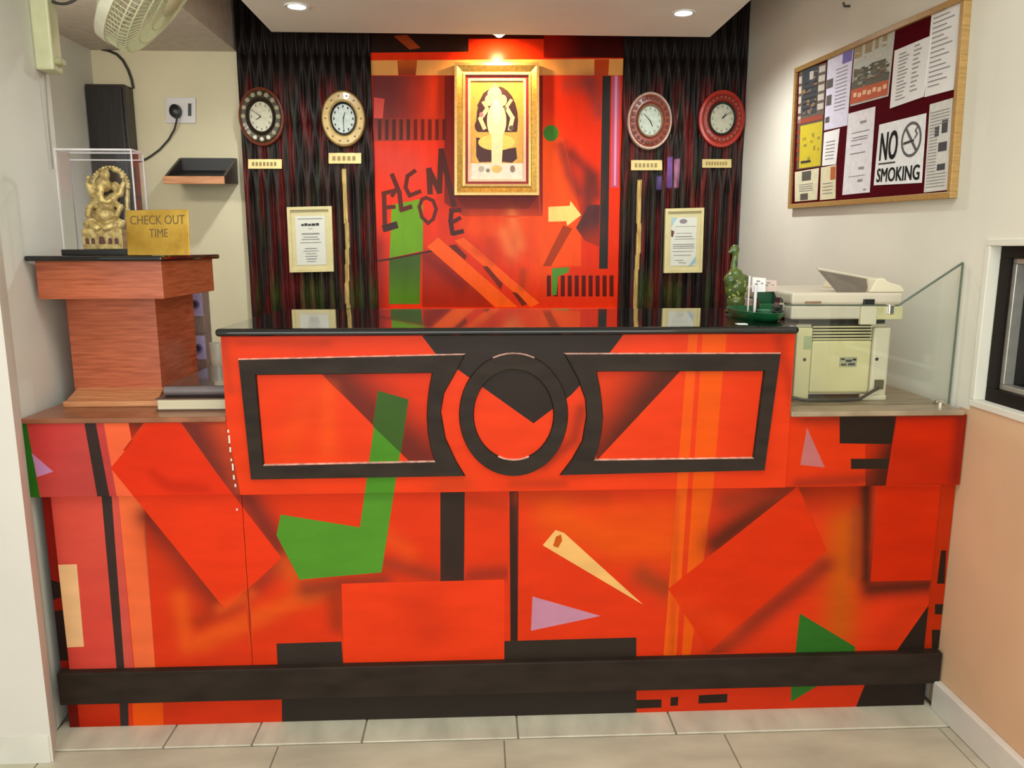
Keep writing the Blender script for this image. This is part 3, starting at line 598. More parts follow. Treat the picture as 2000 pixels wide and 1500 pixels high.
def text_lines(sh, parent, rows, m=None, name='printed_text', off=.0012):
    mb = MB()
    for (u0, v, u1, h) in rows:
        sh.quad(mb, u0, v, u1, v+h, off, .0006)
    o = mb.build(name, m or M_ink, parent); o['kind'] = 'stuff'; return o
def wall_sheet(px, Y): return Sheet(*[at(x, y, 1, Y) for x, y in px], (0, -1, 0))

# ================================================================== things on the back wall
def clock(cx, cy, rx, ry, label, sty):
    Y = 3.748; c = at(cx, cy, 1, Y); ex = at(cx+rx, cy, 1, Y)[0]-c[0]; ez = at(cx, cy-ry, 1, Y)[2]-c[2]
    t = thing('wall_clock', label, 'clock', c, 'oval clocks on the carved panels'); A = (0, -1, 0)
    R = lambda name, prof, m, sm=True: MB().revolve(prof, c, A, 48, ex, ez, (1, 0, 0), caps=False).build(name, m, t, smooth=sm)
    rim, ring, orn, inn, dial = sty['rim'], sty['ring'], sty['orn'], sty['inner'], sty['dial']; w = sty.get('rw', .9)
    R('rim', [(w-.02, 0), (1.0, 0), (1.0, .012), (.98, .019), (w+.02, .022), (w-.02, .018)], rim)
    R('decorated_ring', [(.56, .0), (w-.0, .0), (w, .017), (w-.06, .024), (.66, .026), (.56, .016)], ring)
    if orn:
        mb = MB(); nn = sty.get('no', 18)
        for k in range(nn):
            q = 2*math.pi*k/nn; r = (w+.62)/2; p = c+np.array([ex*r*math.cos(q), -.0245, ez*r*math.sin(q)])
            mb.revolve([(.0085*sty.get('os', 1), 0), (.006*sty.get('os', 1), .003)], p, A, 7)
        mb.build('ornaments', orn, t)['kind'] = 'stuff'
    R('inner_ring', [(.50, .0), (.585, .0), (.58, .026), (.56, .03), (.50, .022)], inn)
    R('dial', [(.51, .0), (.51, .018), (0.0, .0185)], dial)
    mb = MB()
    for k in range(12):
        q = 2*math.pi*k/12; p = c+np.array([ex*.42*math.cos(q), -.0187, ez*.42*math.sin(q)]); mb.box(p[0]-.003, p[0]+.003, p[1]-.001, p[1], p[2]-.005, p[2]+.005)
    mb.build('hour_marks', sty.get('mk', mat('faint_marks', (150, 142, 122), .6)), t)['kind'] = 'stuff'
    for nm, deg, ln, wd in (('hour_hand', sty['h'], .24, .005), ('minute_hand', sty['m'], .36, .0035)):
        d = np.array([math.sin(math.radians(deg))*ex, 0, math.cos(math.radians(deg))*ez]); e = c+d*ln; pp = np.array([d[2], 0, -d[0]])/np.linalg.norm(d)*wd*.5; o = np.array([0, -.0215, 0])
        MB().prism([c-pp+o, c+pp+o, e+pp*.5+o, e-pp*.5+o], (0, .0012, 0)).build(nm, M_inkdk, t)
    return t
mk = mat
K = lambda n, c, **k: mat(n, c, .3, var=.1, scale=60, coat=.2, **k)
clock(512, 229, 44.5, 58.5, 'oval clock with thin red-brown rim and pale flowers on a dark ring, leftmost of four', dict(rim=K('clock_redbrown', (120, 56, 36)), ring=K('clock_olive', (64, 52, 34)), orn=K('clock_flower', (150, 140, 110)), os=1.5, no=16, inner=K('clock_dark', (40, 30, 24)), dial=K('dial_cream', (206, 198, 170)), h=245, m=300))
clock(672, 233, 44, 57, 'oval clock with cream and gold dotted rim and dark inner ring, left of the mural', dict(rim=K('clock_brown_edge', (100, 66, 34)), ring=K('clock_cream', (212, 178, 112)), orn=K('clock_dot', (120, 76, 40)), os=.55, no=14, rw=.95, inner=K('clock_black', (34, 28, 24)), dial=K('dial_grey', (200, 206, 196)), h=20, m=180, mk=M_inkdk))
clock(1268, 237, 43.5, 57, 'oval clock with pale pink rim and red-brown patterned ring, right of the mural', dict(rim=K('clock_pink', (222, 190, 172)), ring=K('clock_rust', (146, 70, 52)), orn=K('clock_rust_dark', (96, 44, 36)), os=1.1, no=22, rw=.92, inner=K('clock_pale_brown', (150, 120, 92)), dial=K('dial_pale', (196, 204, 186)), h=150, m=310))
clock(1408, 233, 45, 57, 'oval clock with bright red rim and dark green ring, rightmost of four', dict(rim=K('clock_red', (186, 50, 34)), ring=K('clock_red2', (150, 46, 36)), orn=K('clock_tan', (176, 110, 84)), os=.6, no=26, rw=.86, inner=K('clock_green', (28, 48, 40)), dial=K('dial_warm', (204, 200, 176)), h=40, m=55))
M_plate = mat('pale_gold_plate', (232, 208, 140), .35, metal=.25, var=.12, scale=16)
for (x0, y0, x1, y1, lb, k) in [(485, 311, 551, 330, 'gold name plate under the leftmost clock with flowers', 7), (642, 299, 706, 320, 'gold name plate under the cream dotted clock', 5), (1232, 313, 1293, 333, 'gold name plate under the pink rimmed clock', 6), (1371, 311, 1428, 328, 'gold name plate under the bright red clock', 8)]:
    sh = wall_sheet([(x0, y0), (x1, y0), (x1, y1), (x0, y1)], 3.748)
    p = sh.slab('name_plate', M_plate, .006, bevel=.0015, tagv=(lb, 'name plate', 'gold plates under the clocks'))
    sh2 = Sheet(*[c+np.array([0, -.0062, 0]) for c in sh.c], (0, -1, 0))
    text_lines(sh2, p, [(.12+.76*i/k, .3, .12+.76*(i+.6)/k, .4) for i in range(k)], mat('engraving', (158, 132, 76), .6), 'engraved_marks')
# framed certificates
def cert(px, label, rows, extra):
    sh = wall_sheet(px, 3.748); t = thing('framed_certificate', label, 'certificate', sh.pt(.5, 1), 'framed certificates')
    M_fr = mat('certificate_frame', (224, 208, 150), .4, var=.05)
    mb = MB(); w = .07; h = w*.68
    for (a, b, c_, d) in [(0, 0, 1, h), (0, 1-h, 1, 1), (0, h, w, 1-h), (1-w, h, 1, 1-h)]: sh.quad(mb, a, b, c_, d, .022, .022)
    mb.build('frame', M_fr, t)
    mb = MB(); sh.quad(mb, w, h, 1-w, 1-h, .012, .010); mb.build('mount', mat('certificate_mount', (220, 206, 158), .7, var=.03), t)
    mb = MB(); sh.quad(mb, .17, .14, .83, .89, .0135, .0014); mb.build('paper', mat('certificate_paper', (224, 222, 208), .7, var=.02), t)
    text_lines(sh, t, rows, M_ink, off=.0145)
    extra(sh, t)
def ex1(sh, t): text_lines(sh, t, [(.30, .26, .36, .03), (.37, .25, .44, .04), (.45, .26, .52, .03), (.53, .255, .62, .035), (.63, .25, .70, .04)], M_inkdk, 'heading', .0146)
cert([(562, 405), (649, 403), (653, 530), (568, 532)], 'cream framed certificate with centred text lines, on the left carved panel',
     [(.22, .175, .78, .012), (.45, .33, .55, .01), (.30, .40, .70, .022), (.34, .455, .66, .012), (.30, .49, .70, .012), (.26, .54, .74, .01), (.36, .63, .64, .014), (.32, .67, .68, .01), (.38, .71, .62, .01), (.36, .75, .64, .012), (.38, .79, .62, .014), (.40, .83, .6, .01)], ex1)
def ex2(sh, t):
    mb = MB(); sh.poly(mb, [(.17, .14), (.32, .14), (.17, .28)], .0146, .0008); sh.poly(mb, [(.83, .74), (.83, .84), (.72, .89), (.64, .89)], .0146, .0008); o = mb.build('corner_ribbon', mat('blue_ribbon', (166, 196, 206), .6), t); o['kind'] = 'stuff'
    mb = MB(); q = np.linspace(0, 2*math.pi, 17)[:-1]; sh.poly(mb, [(.48+.1*math.cos(a), .20+.035*math.sin(a)) for a in q], .0146, .0008); mb.build('seal', mat('grey_seal', (140, 130, 140), .6), t)
    mb = MB(); sh.poly(mb, [(.17, .33), (.25, .35), (.22, .44), (.17, .43)], .0146, .0008); mb.build('emblem', mat('dark_emblem', (100, 60, 60), .6), t)
cert([(1298, 408), (1373, 406), (1369, 532), (1295, 533)], 'cream framed certificate with blue corner ribbons, on the right carved panel',
     [(.28, .275, .8, .006), (.30, .38, .7, .008), (.28, .43, .72, .012), (.26, .47, .78, .008), (.22, .55, .78, .012), (.22, .58, .78, .012), (.22, .61, .78, .010), (.22, .66, .76, .008), (.25, .72, .7, .010), (.28, .80, .5, .008), (.38, .84, .58, .01)], ex2)
# gold framed devotional picture
YP = 3.745
pic = thing('framed_picture', 'gold framed devotional picture of a pale elephant-headed deity under the warm lamp', 'picture', at(970, 382, 1, YP))
def band(name, o, i, h0, h1, m, lb=None):
    O = [at(x, y, 1, YP) for x, y in o]; I = [at(x, y, 1, YP) for x, y in i]; mb = MB()
    vs = [p+np.array([0, -h0, 0]) for p in O]+[p+np.array([0, -h1, 0]) for p in I]+[p+np.array([0, .012, 0]) for p in O]+[p+np.array([0, -.001, 0]) for p in I]
    mb.add(vs, [(k, (k+1) % 4, 4+(k+1) % 4, 4+k)[::-1] for k in range(4)]+[(8+k, 8+(k+1) % 4, (k+1) % 4, k)[::-1] for k in range(4)]+[(4+k, 4+(k+1) % 4, 12+(k+1) % 4, 12+k)[::-1] for k in range(4)])
    r = mb.build(name, m, pic)
    if lb: r['label'] = lb
Q4 = lambda a, b, c, d: [(a, b), (c, b), (c, d), (a, d)]
band('outer_edge', Q4(888, 125, 1052, 382), Q4(893, 131, 1047, 377), .034, .036, M_goldbright)
band('frame', Q4(893, 131, 1047, 377), Q4(904, 143, 1036, 365), .034, .022, M_gold, 'carved dull gold frame')
band('inner_edge', Q4(904, 143, 1036, 365), Q4(909, 148, 1032, 360), .026, .024, M_goldbright)
band('red_mount', Q4(909, 148, 1032, 360), Q4(914, 154, 1027, 355), .012, .012, M_red, 'deep red mount')
band('fillet', Q4(914, 154, 1027, 355), Q4(919, 159, 1022, 350), .015, .013, mat('pale_fillet', (236, 196, 170), .4))
AL = [('E', (971, 236), 41, 68, (64, 20, 26)), ('P', [(931, 258), (1012, 258), (1010, 318), (930, 318)], (226, 178, 84)), ('E', (936, 246), 9, 12, (66, 24, 28)), ('P', [(930, 268), (960, 275), (960, 316), (936, 317), (930, 305)], (70, 26, 28)), ('P', [(982, 292), (1008, 288), (1010, 310), (1000, 318), (980, 316)], (66, 24, 26)),
      ('P', [(932, 206), (944, 182), (952, 176), (949, 212), (937, 222)], (66, 22, 28)), ('E', (966, 186), 14, 17, (246, 226, 170)), ('E', (955, 196), 8, 11, (236, 214, 170)), ('E', (982, 196), 8, 11, (236, 214, 170)), ('P', [(958, 172), (966, 160), (975, 172)], (240, 214, 130)),
      ('E', (970, 236), 19, 36, (250, 236, 196)), ('P', [(962, 195), (974, 195), (978, 232), (970, 244), (964, 236)], (252, 244, 220)), ('S', [(950, 215), (938, 232), (946, 250)], 8, (240, 220, 176)), ('S', [(990, 212), (1001, 230), (996, 252)], 8, (240, 222, 180)), ('S', [(952, 212), (944, 200)], 6, (226, 196, 160)), ('S', [(990, 208), (998, 196)], 6, (236, 212, 160)),
      ('E', (970, 278), 36, 16, (244, 214, 110)), ('P', [(960, 262), (982, 262), (980, 322), (960, 322)], (250, 236, 190)), ('E', (999, 250), 5, 5, (90, 74, 60)), ('E', (940, 224), 4, 5, (190, 120, 150)), ('E', (987, 212), 3, 4, (110, 110, 90)),
      ('P', [(919, 319), (1022, 319), (1022, 350), (919, 350)], (238, 232, 216)), ('E', (940, 330), 6, 6, (190, 180, 160)), ('E', (953, 333), 4, 4, (130, 128, 112)), ('E', (970, 330), 10, 8, (230, 196, 110)), ('E', (1001, 330), 5, 7, (150, 120, 110))]
ao = pxz(Q4(919, 159, 1022, 350), YP-.006)
painted('artwork', ao, YP-.006, AL, (222, 170, 78), pic, P_art, .006, .006)

# ================================================================== lamps in the soffit
for (x, y, z, lb) in [(-.676, 3.137, 2.2, 'lit recessed downlight in the left of the lowered ceiling'), (.804, 3.156, 2.2, 'lit recessed downlight in the right of the lowered ceiling')]:
    t = thing('recessed_downlight', lb, 'ceiling light', (x, y, z), 'recessed downlights')
    MB().revolve([(.034, -.001), (.048, -.001), (.046, .006), (.034, .004)], (x, y, z), (0, 0, -1), 32, caps=False).build('rim', M_lamprim, t, smooth=True)
    MB().revolve([(.034, .002), (.0, .0025)], (x, y, z), (0, 0, -1), 32).build('lamp', M_lampglow, t)
t = thing('picture_light', 'small warm spotlight shining down above the gold framed picture', 'spotlight', (.10, 3.5, 2.21))
MB().box(.07, .13, 3.5, 3.51, 2.22, 2.28).build('mount_plate', M_lamprim, t)
MB().tube([(.10, 3.51, 2.25), (.10, 3.56, 2.25)], .008, 10).build('arm', M_lamprim, t, smooth=True)
MB().revolve([(.0, .0), (.024, .0), (.034, -.05), (.031, -.05), (.02, -.006)], (.10, 3.578, 2.275), (0, .1, 1), 24).build('shade', M_lamprim, t, smooth=True)
MB().ball((.10, 3.583, 2.224), .020, .020, .014).build('bulb', M_warmglow, t, smooth=True)

# ================================================================== left alcove
x0 = at(195, 300, 1, YB)[0]; x1 = at(270, 300, 1, YB)[0]; zt = at(230, 172, 1, YB)[2]; zb = 1.30
t = thing('wall_cabinet', 'tall narrow dark wooden cabinet on the alcove wall behind the gilded idol', 'cabinet', (x0+.1, 3.75, zb))
bx('case', M_darkwood, -1.759, x1, 3.712, YB, zb, zt, t, .003)
bx('door', mat('dark_door', (48, 42, 42), .3, scale=6, stretch=(10, 10, 1), col2=(30, 27, 28)), -1.755, x1-.012, 3.700, 3.7115, zb+.01, zt-.012, t, .002)
bx('knob', M_chrome, x1-.035, x1-.025, 3.690, 3.70, 1.62, 1.63, t)
sh = wall_sheet([(325, 191), (383, 191), (383, 241), (325, 241)], 3.799)
t = thing('socket_plate', 'white socket plate with a switch on the alcove wall', 'socket', sh.pt(.5, 1))
sh.slab('plate', M_white, .008, t, bevel=.002)
mb = MB(); sh.quad(mb, .76, .24, .86, .72, .013, .006); mb.build('rocker_switch', M_blackpl, t, bevel=.001)
t = thing('power_plug', 'black plug and cord in the white alcove socket', 'plug', at(344, 240, 1, 3.76))
p = at(344, 218, 1, 3.785); mb = MB().revolve([(.012, -.03), (.024, -.022), (.026, 0), (.02, .006)], p, (0, 1, 0), 16, 1, 1.25); mb.build('plug_body', M_blackpl, t, smooth=True)
MB().tube([at(x, y, 1, yy) for x, y, yy in [(345, 226, 3.76), (345, 236, 3.765), (341, 252, 3.78), (330, 272, 3.79), (312, 292, 3.79), (296, 304, 3.79), (284, 311, 3.79), (271, 315, 3.79)]], .0045, 8).build('cord', M_cable, t, smooth=True)
t = MB().tube([at(x, y, 1, 3.79) for x, y in [(198, 96), (212, 99), (228, 106), (240, 118), (250, 136), (257, 156), (260, 172)]]+[(at(261, 178, 1, 3.79)[0], 3.79, zt-.0)], .006, 8).build('fan_cable', M_cable, smooth=True)
tag(t, 'dark cable running down the alcove wall into the top of the dark cabinet', 'cable')
# wall tray with sloping recessed top
ta, tb = -1.398, -1.13; y0, y1 = 3.60, 3.799
t = thing('wall_tray', 'dark wedge-shaped wall tray with pale wooden lip, beside the carved panel', 'tray', ((ta+tb)/2, y1, 1.59))
for xx in (ta, tb-.012): MB().prism([(xx, y0, 1.584), (xx, y1, 1.60), (xx, y1, 1.716), (xx, y0, 1.614)], (.012, 0, 0)).build('side_panel', M_darkwood, t)
MB().prism([(ta+.012, y0+.012, 1.585), (tb-.012, y0+.012, 1.585), (tb-.012, y1, 1.655), (ta+.012, y1, 1.655)], (0, 0, .008)).build('sloped_board', mat('tray_black', (34, 32, 34), .45), t)
bx('back_panel', mat('tray_black', (34, 32, 34), .45), ta+.012, tb-.012, y1-.010, y1, 1.60, 1.716, t)
bx('front_lip', M_woodlight, ta, tb, y0-.012, y0, 1.582, 1.616, t, .002)['label'] = 'pale wooden front lip'

# ------------------------------------------------------------------ podium and what stands on it
t = thing('podium', 'brown wood veneer podium with black granite top on the left ledge', 'podium', (-1.02, 2.3, ZLT))
bx('base', M_woodlight, -1.128, -.873, 2.09, 2.49, ZLT, ZLT+.016, t, .003)['label'] = 'paler wooden base'
MB().prism([(-1.13, 2.12, ZLT+.016), (-.885, 2.12, ZLT+.016), (-.9, 2.2, ZLT+.034), (-1.14, 2.2, ZLT+.034)], (0, .0, -.004)).build('sloped_skirt', M_woodlight, t)
bx('body', M_wood, -1.148, -.905, 2.2, 2.488, ZLT+.016, 1.170, t)
bx('apron', M_wood, -1.166, -.84, 2.10, 2.50, 1.168, 1.268, t, .001)
bx('top', M_granite, -1.176, -.824, 2.068, 2.525, 1.268, 1.282, t, .005, seg=3)['label'] = 'black granite top'
ZP = 1.282
A0 = (-1.112, -.915); AY = (2.15, 2.222); AZ = (ZP+.016, 1.557)
t = thing('display_case', 'clear acrylic display case on a dark base, around the gilded idol', 'display case', (-1.0, 2.2, ZP))
bx('base', M_blackpl, A0[0]-.006, A0[1]+.002, AY[0]-.008, AY[1]+.006, ZP, ZP+.016, t, .002)
for nm, b in (('front_panel', (A0[0], A0[1], AY[0], AY[0]+.002)), ('back_panel', (A0[0], A0[1], AY[1]-.002, AY[1])), ('side_panel', (A0[0], A0[0]+.002, AY[0]+.002, AY[1]-.002)), ('side_panel', (A0[1]-.002, A0[1], AY[0]+.002, AY[1]-.002))):
    bx(nm, M_acrylic, *b, *AZ, t)
bx('lid', M_acrylic, *A0, *AY, AZ[1], AZ[1]+.002, t)
mb = MB(); e = .0016
for yv in AY:
    mb.box(A0[0]-e, A0[1]+e, yv-e, yv+e, AZ[1]-e, AZ[1]+2*e)
    for xv in A0: mb.box(xv-e, xv+e, yv-e, yv+e, AZ[0], AZ[1]-e)
for xv in A0: mb.box(xv-e, xv+e, AY[0]+e, AY[1]-e, AZ[1]-e, AZ[1]+2*e)
mb.box(A0[0], A0[1], AY[1]-.003, AY[1]-.001, AZ[1]-.02, AZ[1]-.017)
mb.build('edges', M_acredge, t)['label'] = 'pale bright acrylic edges'
# idol
IY = 2.187
def ip(x, y, d=0): return at(x, y, 1, IY+d)
zi = ZP+.0165; fz = lambda y: zi+(ip(207, y)[2]-ip(207, 478)[2])*1.0
def I3(x, y, d=0): return np.array([ip(x, y)[0], IY+d, fz(y)])
t = thing('idol', 'antique gold idol of a seated elephant-headed deity in the acrylic case', 'figurine', I3(207, 478))
S = I3(208, 400)[0]-I3(207, 400)[0]
mb = MB(); a, b = I3(172, 478), I3(246, 438)
mb.box(a[0], b[0], IY-.029, IY+.030, zi, b[2]); mb.build('throne_base', M_idol, t, bevel=.002)
for cx, ww in [(181, 7), (192, 7), (209, 12), (225, 7), (237, 7)]:
    p0 = I3(cx, 468); pts = [(p0[0]-ww/2*S, p0[2]), (p0[0]+ww/2*S, p0[2])]+[(p0[0]+ww/2*S*math.cos(q), I3(cx, 460)[2]+ww*.6*S*math.sin(q)) for q in np.linspace(0, math.pi, 7)]
    MB().prism([(x, IY-.0302, z) for x, z in pts], (0, .001, 0)).build('base_niche', mat('idol_niche', (84, 40, 30), .6), t)
B = []; P_ = []
def bl(x, y, r, d=0, ry=1, rz=1): p = I3(x, y, d); B.append((*p, r*S, r*S*ry, r*S*rz))
def cp(pts, r): P_.append(([I3(x, y, d) for x, y, d in pts], [q*S for q in r]))
bl(209, 412, 22, -.005, 1, .95); bl(207, 388, 17, 0, .9, .9); bl(206, 352, 14, -.012, 1, 1.1); bl(206, 334, 10, -.004, .8, 1); bl(206, 324, 5)
cp([(206, 355, -.025), (208, 370, -.038), (212, 384, -.042), (222, 388, -.040), (228, 384, -.038)], [8, 7, 6, 5, 4.5])
bl(188, 356, 9, 0, .45, 1.3); bl(225, 356, 9, 0, .45, 1.3)
cp([(196, 376, 0), (180, 372, 0), (170, 350, 0), (172, 338, 0)], [8, 7, 5, 5]); cp([(218, 376, 0), (234, 370, 0), (240, 350, 0), (238, 336, 0)], [8, 7, 5, 5])
cp([(194, 384, -.005), (178, 396, -.01), (180, 412, -.025)], [8, 7, 6]); cp([(220, 384, -.005), (238, 396, -.01), (236, 412, -.025)], [8, 7, 6])
cp([(196, 425, 0), (178, 430, -.015), (200, 437, -.03)], [13, 11, 7]); cp([(222, 425, 0), (240, 430, -.015), (216, 437, -.03)], [13, 11, 7])
bl(180, 436, 10, -.005); bl(238, 436, 10, -.005); bl(208, 437, 20, .0, .9, .3)
blob_mesh('seated_figure', B, P_, .0032, M_idol, t)
AR = [I3(207+34*math.cos(q), 356-36*math.sin(q), .022) for q in np.linspace(-.1, math.pi+.1, 19)]
AR = [I3(238, 440, .022), I3(240, 400, .022)]+AR+[I3(174, 400, .022), I3(172, 440, .022)]
MB().tube(AR, 5*S, 8).build('arch', M_idol, t, smooth=True)
mb = MB(); [mb.ball(p+np.array([0, -.002, 0])+(p-I3(207, 385, .022))/np.linalg.norm(p-I3(207, 385, .022))*4*S, 3.6*S, n=7, m=5) for p in AR]; mb.build('arch_beads', M_idol, t, smooth=True)['kind'] = 'stuff'
mb = MB(); mb.prism([I3(207+29*math.cos(q), 360-32*math.sin(q), .026) for q in np.linspace(0, math.pi, 15)]+[I3(178, 440, .026), I3(236, 440, .026)], (0, .004, 0)); mb.build('back_plate', mat('idol_dark', (70, 48, 34), .5, metal=.4), t)
# brass plaque
sh = Sheet(at(247, 411, 1, 2.112), at(368, 409, 1, 2.112), at(371, 493, 1, 2.104), at(250, 496, 1, 2.104), (0, -1, .1))
zz = ZP+.0005; sh.c[2][2] = zz; sh.c[3][2] = zz
t = thing('brass_plaque', 'shiny brass check out time plaque standing on the podium', 'plaque', sh.pt(.5, 1))
sh.slab('plate', M_brass, .003, t, bevel=.0008)
mb = MB()
for q in (sh.pt(.15, 1), sh.pt(.85, 1)): mb.prism([q+np.array([-.004, .004, 0]), q+np.array([.004, .004, 0]), q+np.array([.004, .030, 0]), q+np.array([-.004, .030, 0])], (0, 0, .006))
mb.prism([sh.pt(.1, .3)+np.array([0, .003, 0]), sh.pt(.9, .3)+np.array([0, .003, 0]), sh.pt(.9, 1)+np.array([0, .03, 0.001]), sh.pt(.1, 1)+np.array([0, .03, .001])], (0, .001, 0))
mb.build('stand', M_brass, t)
M_eng = mat('plaque_lettering', (96, 74, 22), .5)
sh.text('CHECK OUT', .06, .12, .94, .32, M_eng, t, off=.0036); sh.text('TIME', .36, .42, .66, .60, M_eng, t, off=.0036)

# ------------------------------------------------------------------ files, tumbler and books behind and beside the podium
for k, (za, zb_) in enumerate([(ZLT, 1.018), (1.0185, 1.168)]):
    t = thing('box_file', ['grey box file with lavender spine label, lower of two behind the podium', 'grey box file with lavender spine label, upper of two behind the podium'][k], 'box file', (-.94, 2.63, za), 'box files behind the podium')
    xa, xb = -.968, -.914
    bx('case', mat('file_grey', (150, 134, 124), .5, scale=20, stretch=(8, 8, 1), col2=(118, 104, 94)), xa, xb, 2.60, 2.665, za, zb_, t, .002)
    h = zb_-za; bx('spine_label', mat('lavender_label', (176, 170, 214), .5, var=.08), xa+.001, xb-.001, 2.5985, 2.60, za+h*.40, zb_-.006, t)
    MB().revolve([(.016, 0), (.011, .0), (.011, .003), (.016, .003)], ((xa+xb)/2, 2.5985, za+h*.66), (0, -1, 0), 20, caps=False).build('finger_ring', mat('file_ring', (120, 116, 156), .3), t, smooth=True)
    MB().revolve([(.011, 0), (.011, .001)], ((xa+xb)/2, 2.5985, za+h*.66), (0, -1, 0), 20).build('finger_hole', mat('file_hole', (50, 44, 76), .6), t)
p = at(420, 715, 2, ZLT); p = np.array([-.838, 2.50, ZLT])
t = thing('tumbler', 'pale cup with a dark band standing behind the books', 'cup', p)
MB().revolve([(.018, 0), (.026, 0), (.027, .012), (.024, .014)], p, (0, 0, 1), 24).build('foot', M_white, t, smooth=True)
MB().revolve([(.026, .013), (.028, .022), (.026, .026)], p, (0, 0, 1), 24).build('band', M_blackpl, t, smooth=True)
MB().revolve([(.024, .024), (.029, .125), (.026, .125), (.021, .03)], p, (0, 0, 1), 24).build('body', mat('cup_glass', (190, 184, 164), .25), t, smooth=True)
xa, xb = -.852, xc0-.012
t = thing('register', 'thick white-edged register lying beneath the dark ledger', 'book', ((xa+xb)/2, 2.15, ZLT))
bx('back_cover', mat('book_cover_brown', (90, 60, 44), .5), xa-.003, xb, 2.028, 2.34, ZLT, ZLT+.003, t)
bx('pages', mat('page_edges', (226, 216, 186), .7, scale=3, stretch=(1, 1, 200), col2=(196, 184, 150)), xa, xb-.001, 2.032, 2.336, ZLT+.003, ZLT+.031, t, .003)
bx('front_cover', mat('book_cover_brown', (90, 60, 44), .5), xa-.003, xb, 2.03, 2.34, ZLT+.031, ZLT+.034, t)
zc = ZLT+.0342; xa2 = -.836
t = thing('ledger', 'glossy dark ledger lying on top of the white-edged register', 'book', ((xa2+xb)/2, 2.2, zc))
bx('pages', mat('ledger_pages', (60, 50, 48), .7), xa2+.006, xb-.002, 2.056, 2.385, zc+.004, zc+.024, t)
bx('cover', mat('ledger_cover_under', (40, 33, 34), .3), xa2, xb, 2.05, 2.39, zc, zc+.004, t, .0015)
bx('cover', mat('ledger_cover', (84, 78, 74), .14, var=.25, scale=10, coat=.5), xa2, xb, 2.05, 2.39, zc+.024, zc+.030, t, .002)
MB().tube([(xa2, 2.052, zc+.0165), (xb, 2.052, zc+.0165)], .0125, 12).build('spine', mat('ledger_spine', (120, 108, 108), .2, coat=.4), t, smooth=True)  # greyer spine colour carries its silvery highlight

# ================================================================== wall fan, upper left
WX = -1.205
t = thing('wall_fan', 'cream wall fan with wire guard at the top left, mounted on the pillar', 'fan', (WX+.03, 2.29, 2.0))
FC = at(286, -42, 1, 2.36); tc_ = (C0-FC)/np.linalg.norm(C0-FC); lt = .78*RT-.63*UP; lt = lt-tc_*(lt@tc_); lt /= np.linalg.norm(lt); ax = math.cos(math.radians(76))*tc_+math.sin(math.radians(76))*lt
u_ = np.cross(ax, [0, 0, 1.]); u_ /= np.linalg.norm(u_); v_ = np.cross(ax, u_); RF = .205
def fp(r, a, h): return FC+ax*h+r*(math.cos(a)*u_+math.sin(a)*v_)
def ringpts(r, h, n=48): return [fp(r, 2*math.pi*k/n, h) for k in range(n+1)]
def guard(name, prof, wires, rings):
    mb = MB()
    for k in range(wires):
        a = 2*math.pi*k/wires; mb.tube([fp(r, a, h) for r, h in prof], .0013, 4, cap=False)
    for r, h in rings: mb.tube(ringpts(r, h), .0022, 5, cap=False)
    g = mb.build(name, M_cream, t, smooth=True); g['kind'] = 'stuff'; g['label'] = 'cream wire guard'
guard('front_guard', [(RF, .0), (RF-.002, .05), (RF-.012, .066), (.15, .078), (.10, .084), (.05, .086)], 84, [(RF-.002, .048), (RF-.014, .067), (.15, .078), (.10, .084)])
guard('rear_guard', [(RF, .0), (RF-.01, -.02), (.15, -.045), (.10, -.056), (.06, -.06)], 72, [(.15, -.045), (.10, -.056)])
MB().revolve([(RF-.004, -.014), (RF+.006, -.014), (RF+.006, .014), (RF-.004, .014), (RF-.004, -.014)], FC, ax, 64, caps=False, u=u_).build('guard_rim', mat('fan_rim', (236, 230, 205), .4), t, smooth=True)
MB().revolve([(0, .094), (.04, .094), (.052, .088), (.052, .082), (0, .08)], FC, ax, 32, u=u_).build('guard_badge', M_cream, t, smooth=True)
MB().revolve([(0, -.03), (.04, -.03), (.045, .02), (.03, .05), (0, .052)], FC, ax, 24, u=u_).build('hub', M_cream, t, smooth=True)
for k in range(3):
    a0 = k*2*math.pi/3; pts = []; top = []
    for r, s_ in ((.04, .25), (.10, .45), (.16, .5), (.185, .3)):
        top.append((r, a0+s_)); pts.append((r, a0-s_))
    loop = [fp(r, a, .015) for r, a in pts]+[fp(r, a, -.012) for r, a in top[::-1]]
    MB().prism(loop, ax*.002).build('blade', mat('fan_blade', (214, 212, 180), .35), t)
MB().revolve([(.0, -.19), (.05, -.185), (.07, -.15), (.07, -.075), (.05, -.06), (0, -.058)], FC, ax, 28, u=u_).build('motor', M_cream, t, smooth=True)
# bracket on the pillar
def pw(y): return -1.165-(y-1.965)*.135
b0, b1 = 2.275, 2.345; xw0, xw1 = pw(b0), pw(b1)
zbt = at(100, 140, 1, 2.3)[2]
MB().prism([(xw0, b0, zbt), (xw1, b1, zbt), (xw1+.05, b1, zbt), (xw0+.05, b0, zbt)], (0, 0, .36)).build('wall_bracket', M_cream, t, bevel=.006)
for k, (zz_, yy_) in enumerate(((zbt+.012, 2.295), (zbt+.014, 2.325))): MB().revolve([(.010, 0), (.011, .012), (.006, .016)], (pw(yy_)+.048, yy_, zz_+.014), (1, 0, 0), 14).build('knob', M_creamdk, t, smooth=True)
m0 = FC-ax*.14; a0 = np.array([pw(2.31)+.03, 2.31, zbt+.27])
MB().tube([a0, a0*.6+m0*.4+np.array([0, 0, .01]), m0], [.022, .02, .024], 12).build('arm', M_creamdk, t, smooth=True)
MB().tube([(1-q)*(a0+np.array([.02, 0, -.085]))+q*(m0+np.array([0, 0, -.045]))+np.array([0, 0, -.045*4*q*(1-q)]) for q in np.linspace(0, 1, 12)], .004, 8).build('cord', M_cable, t, smooth=True)
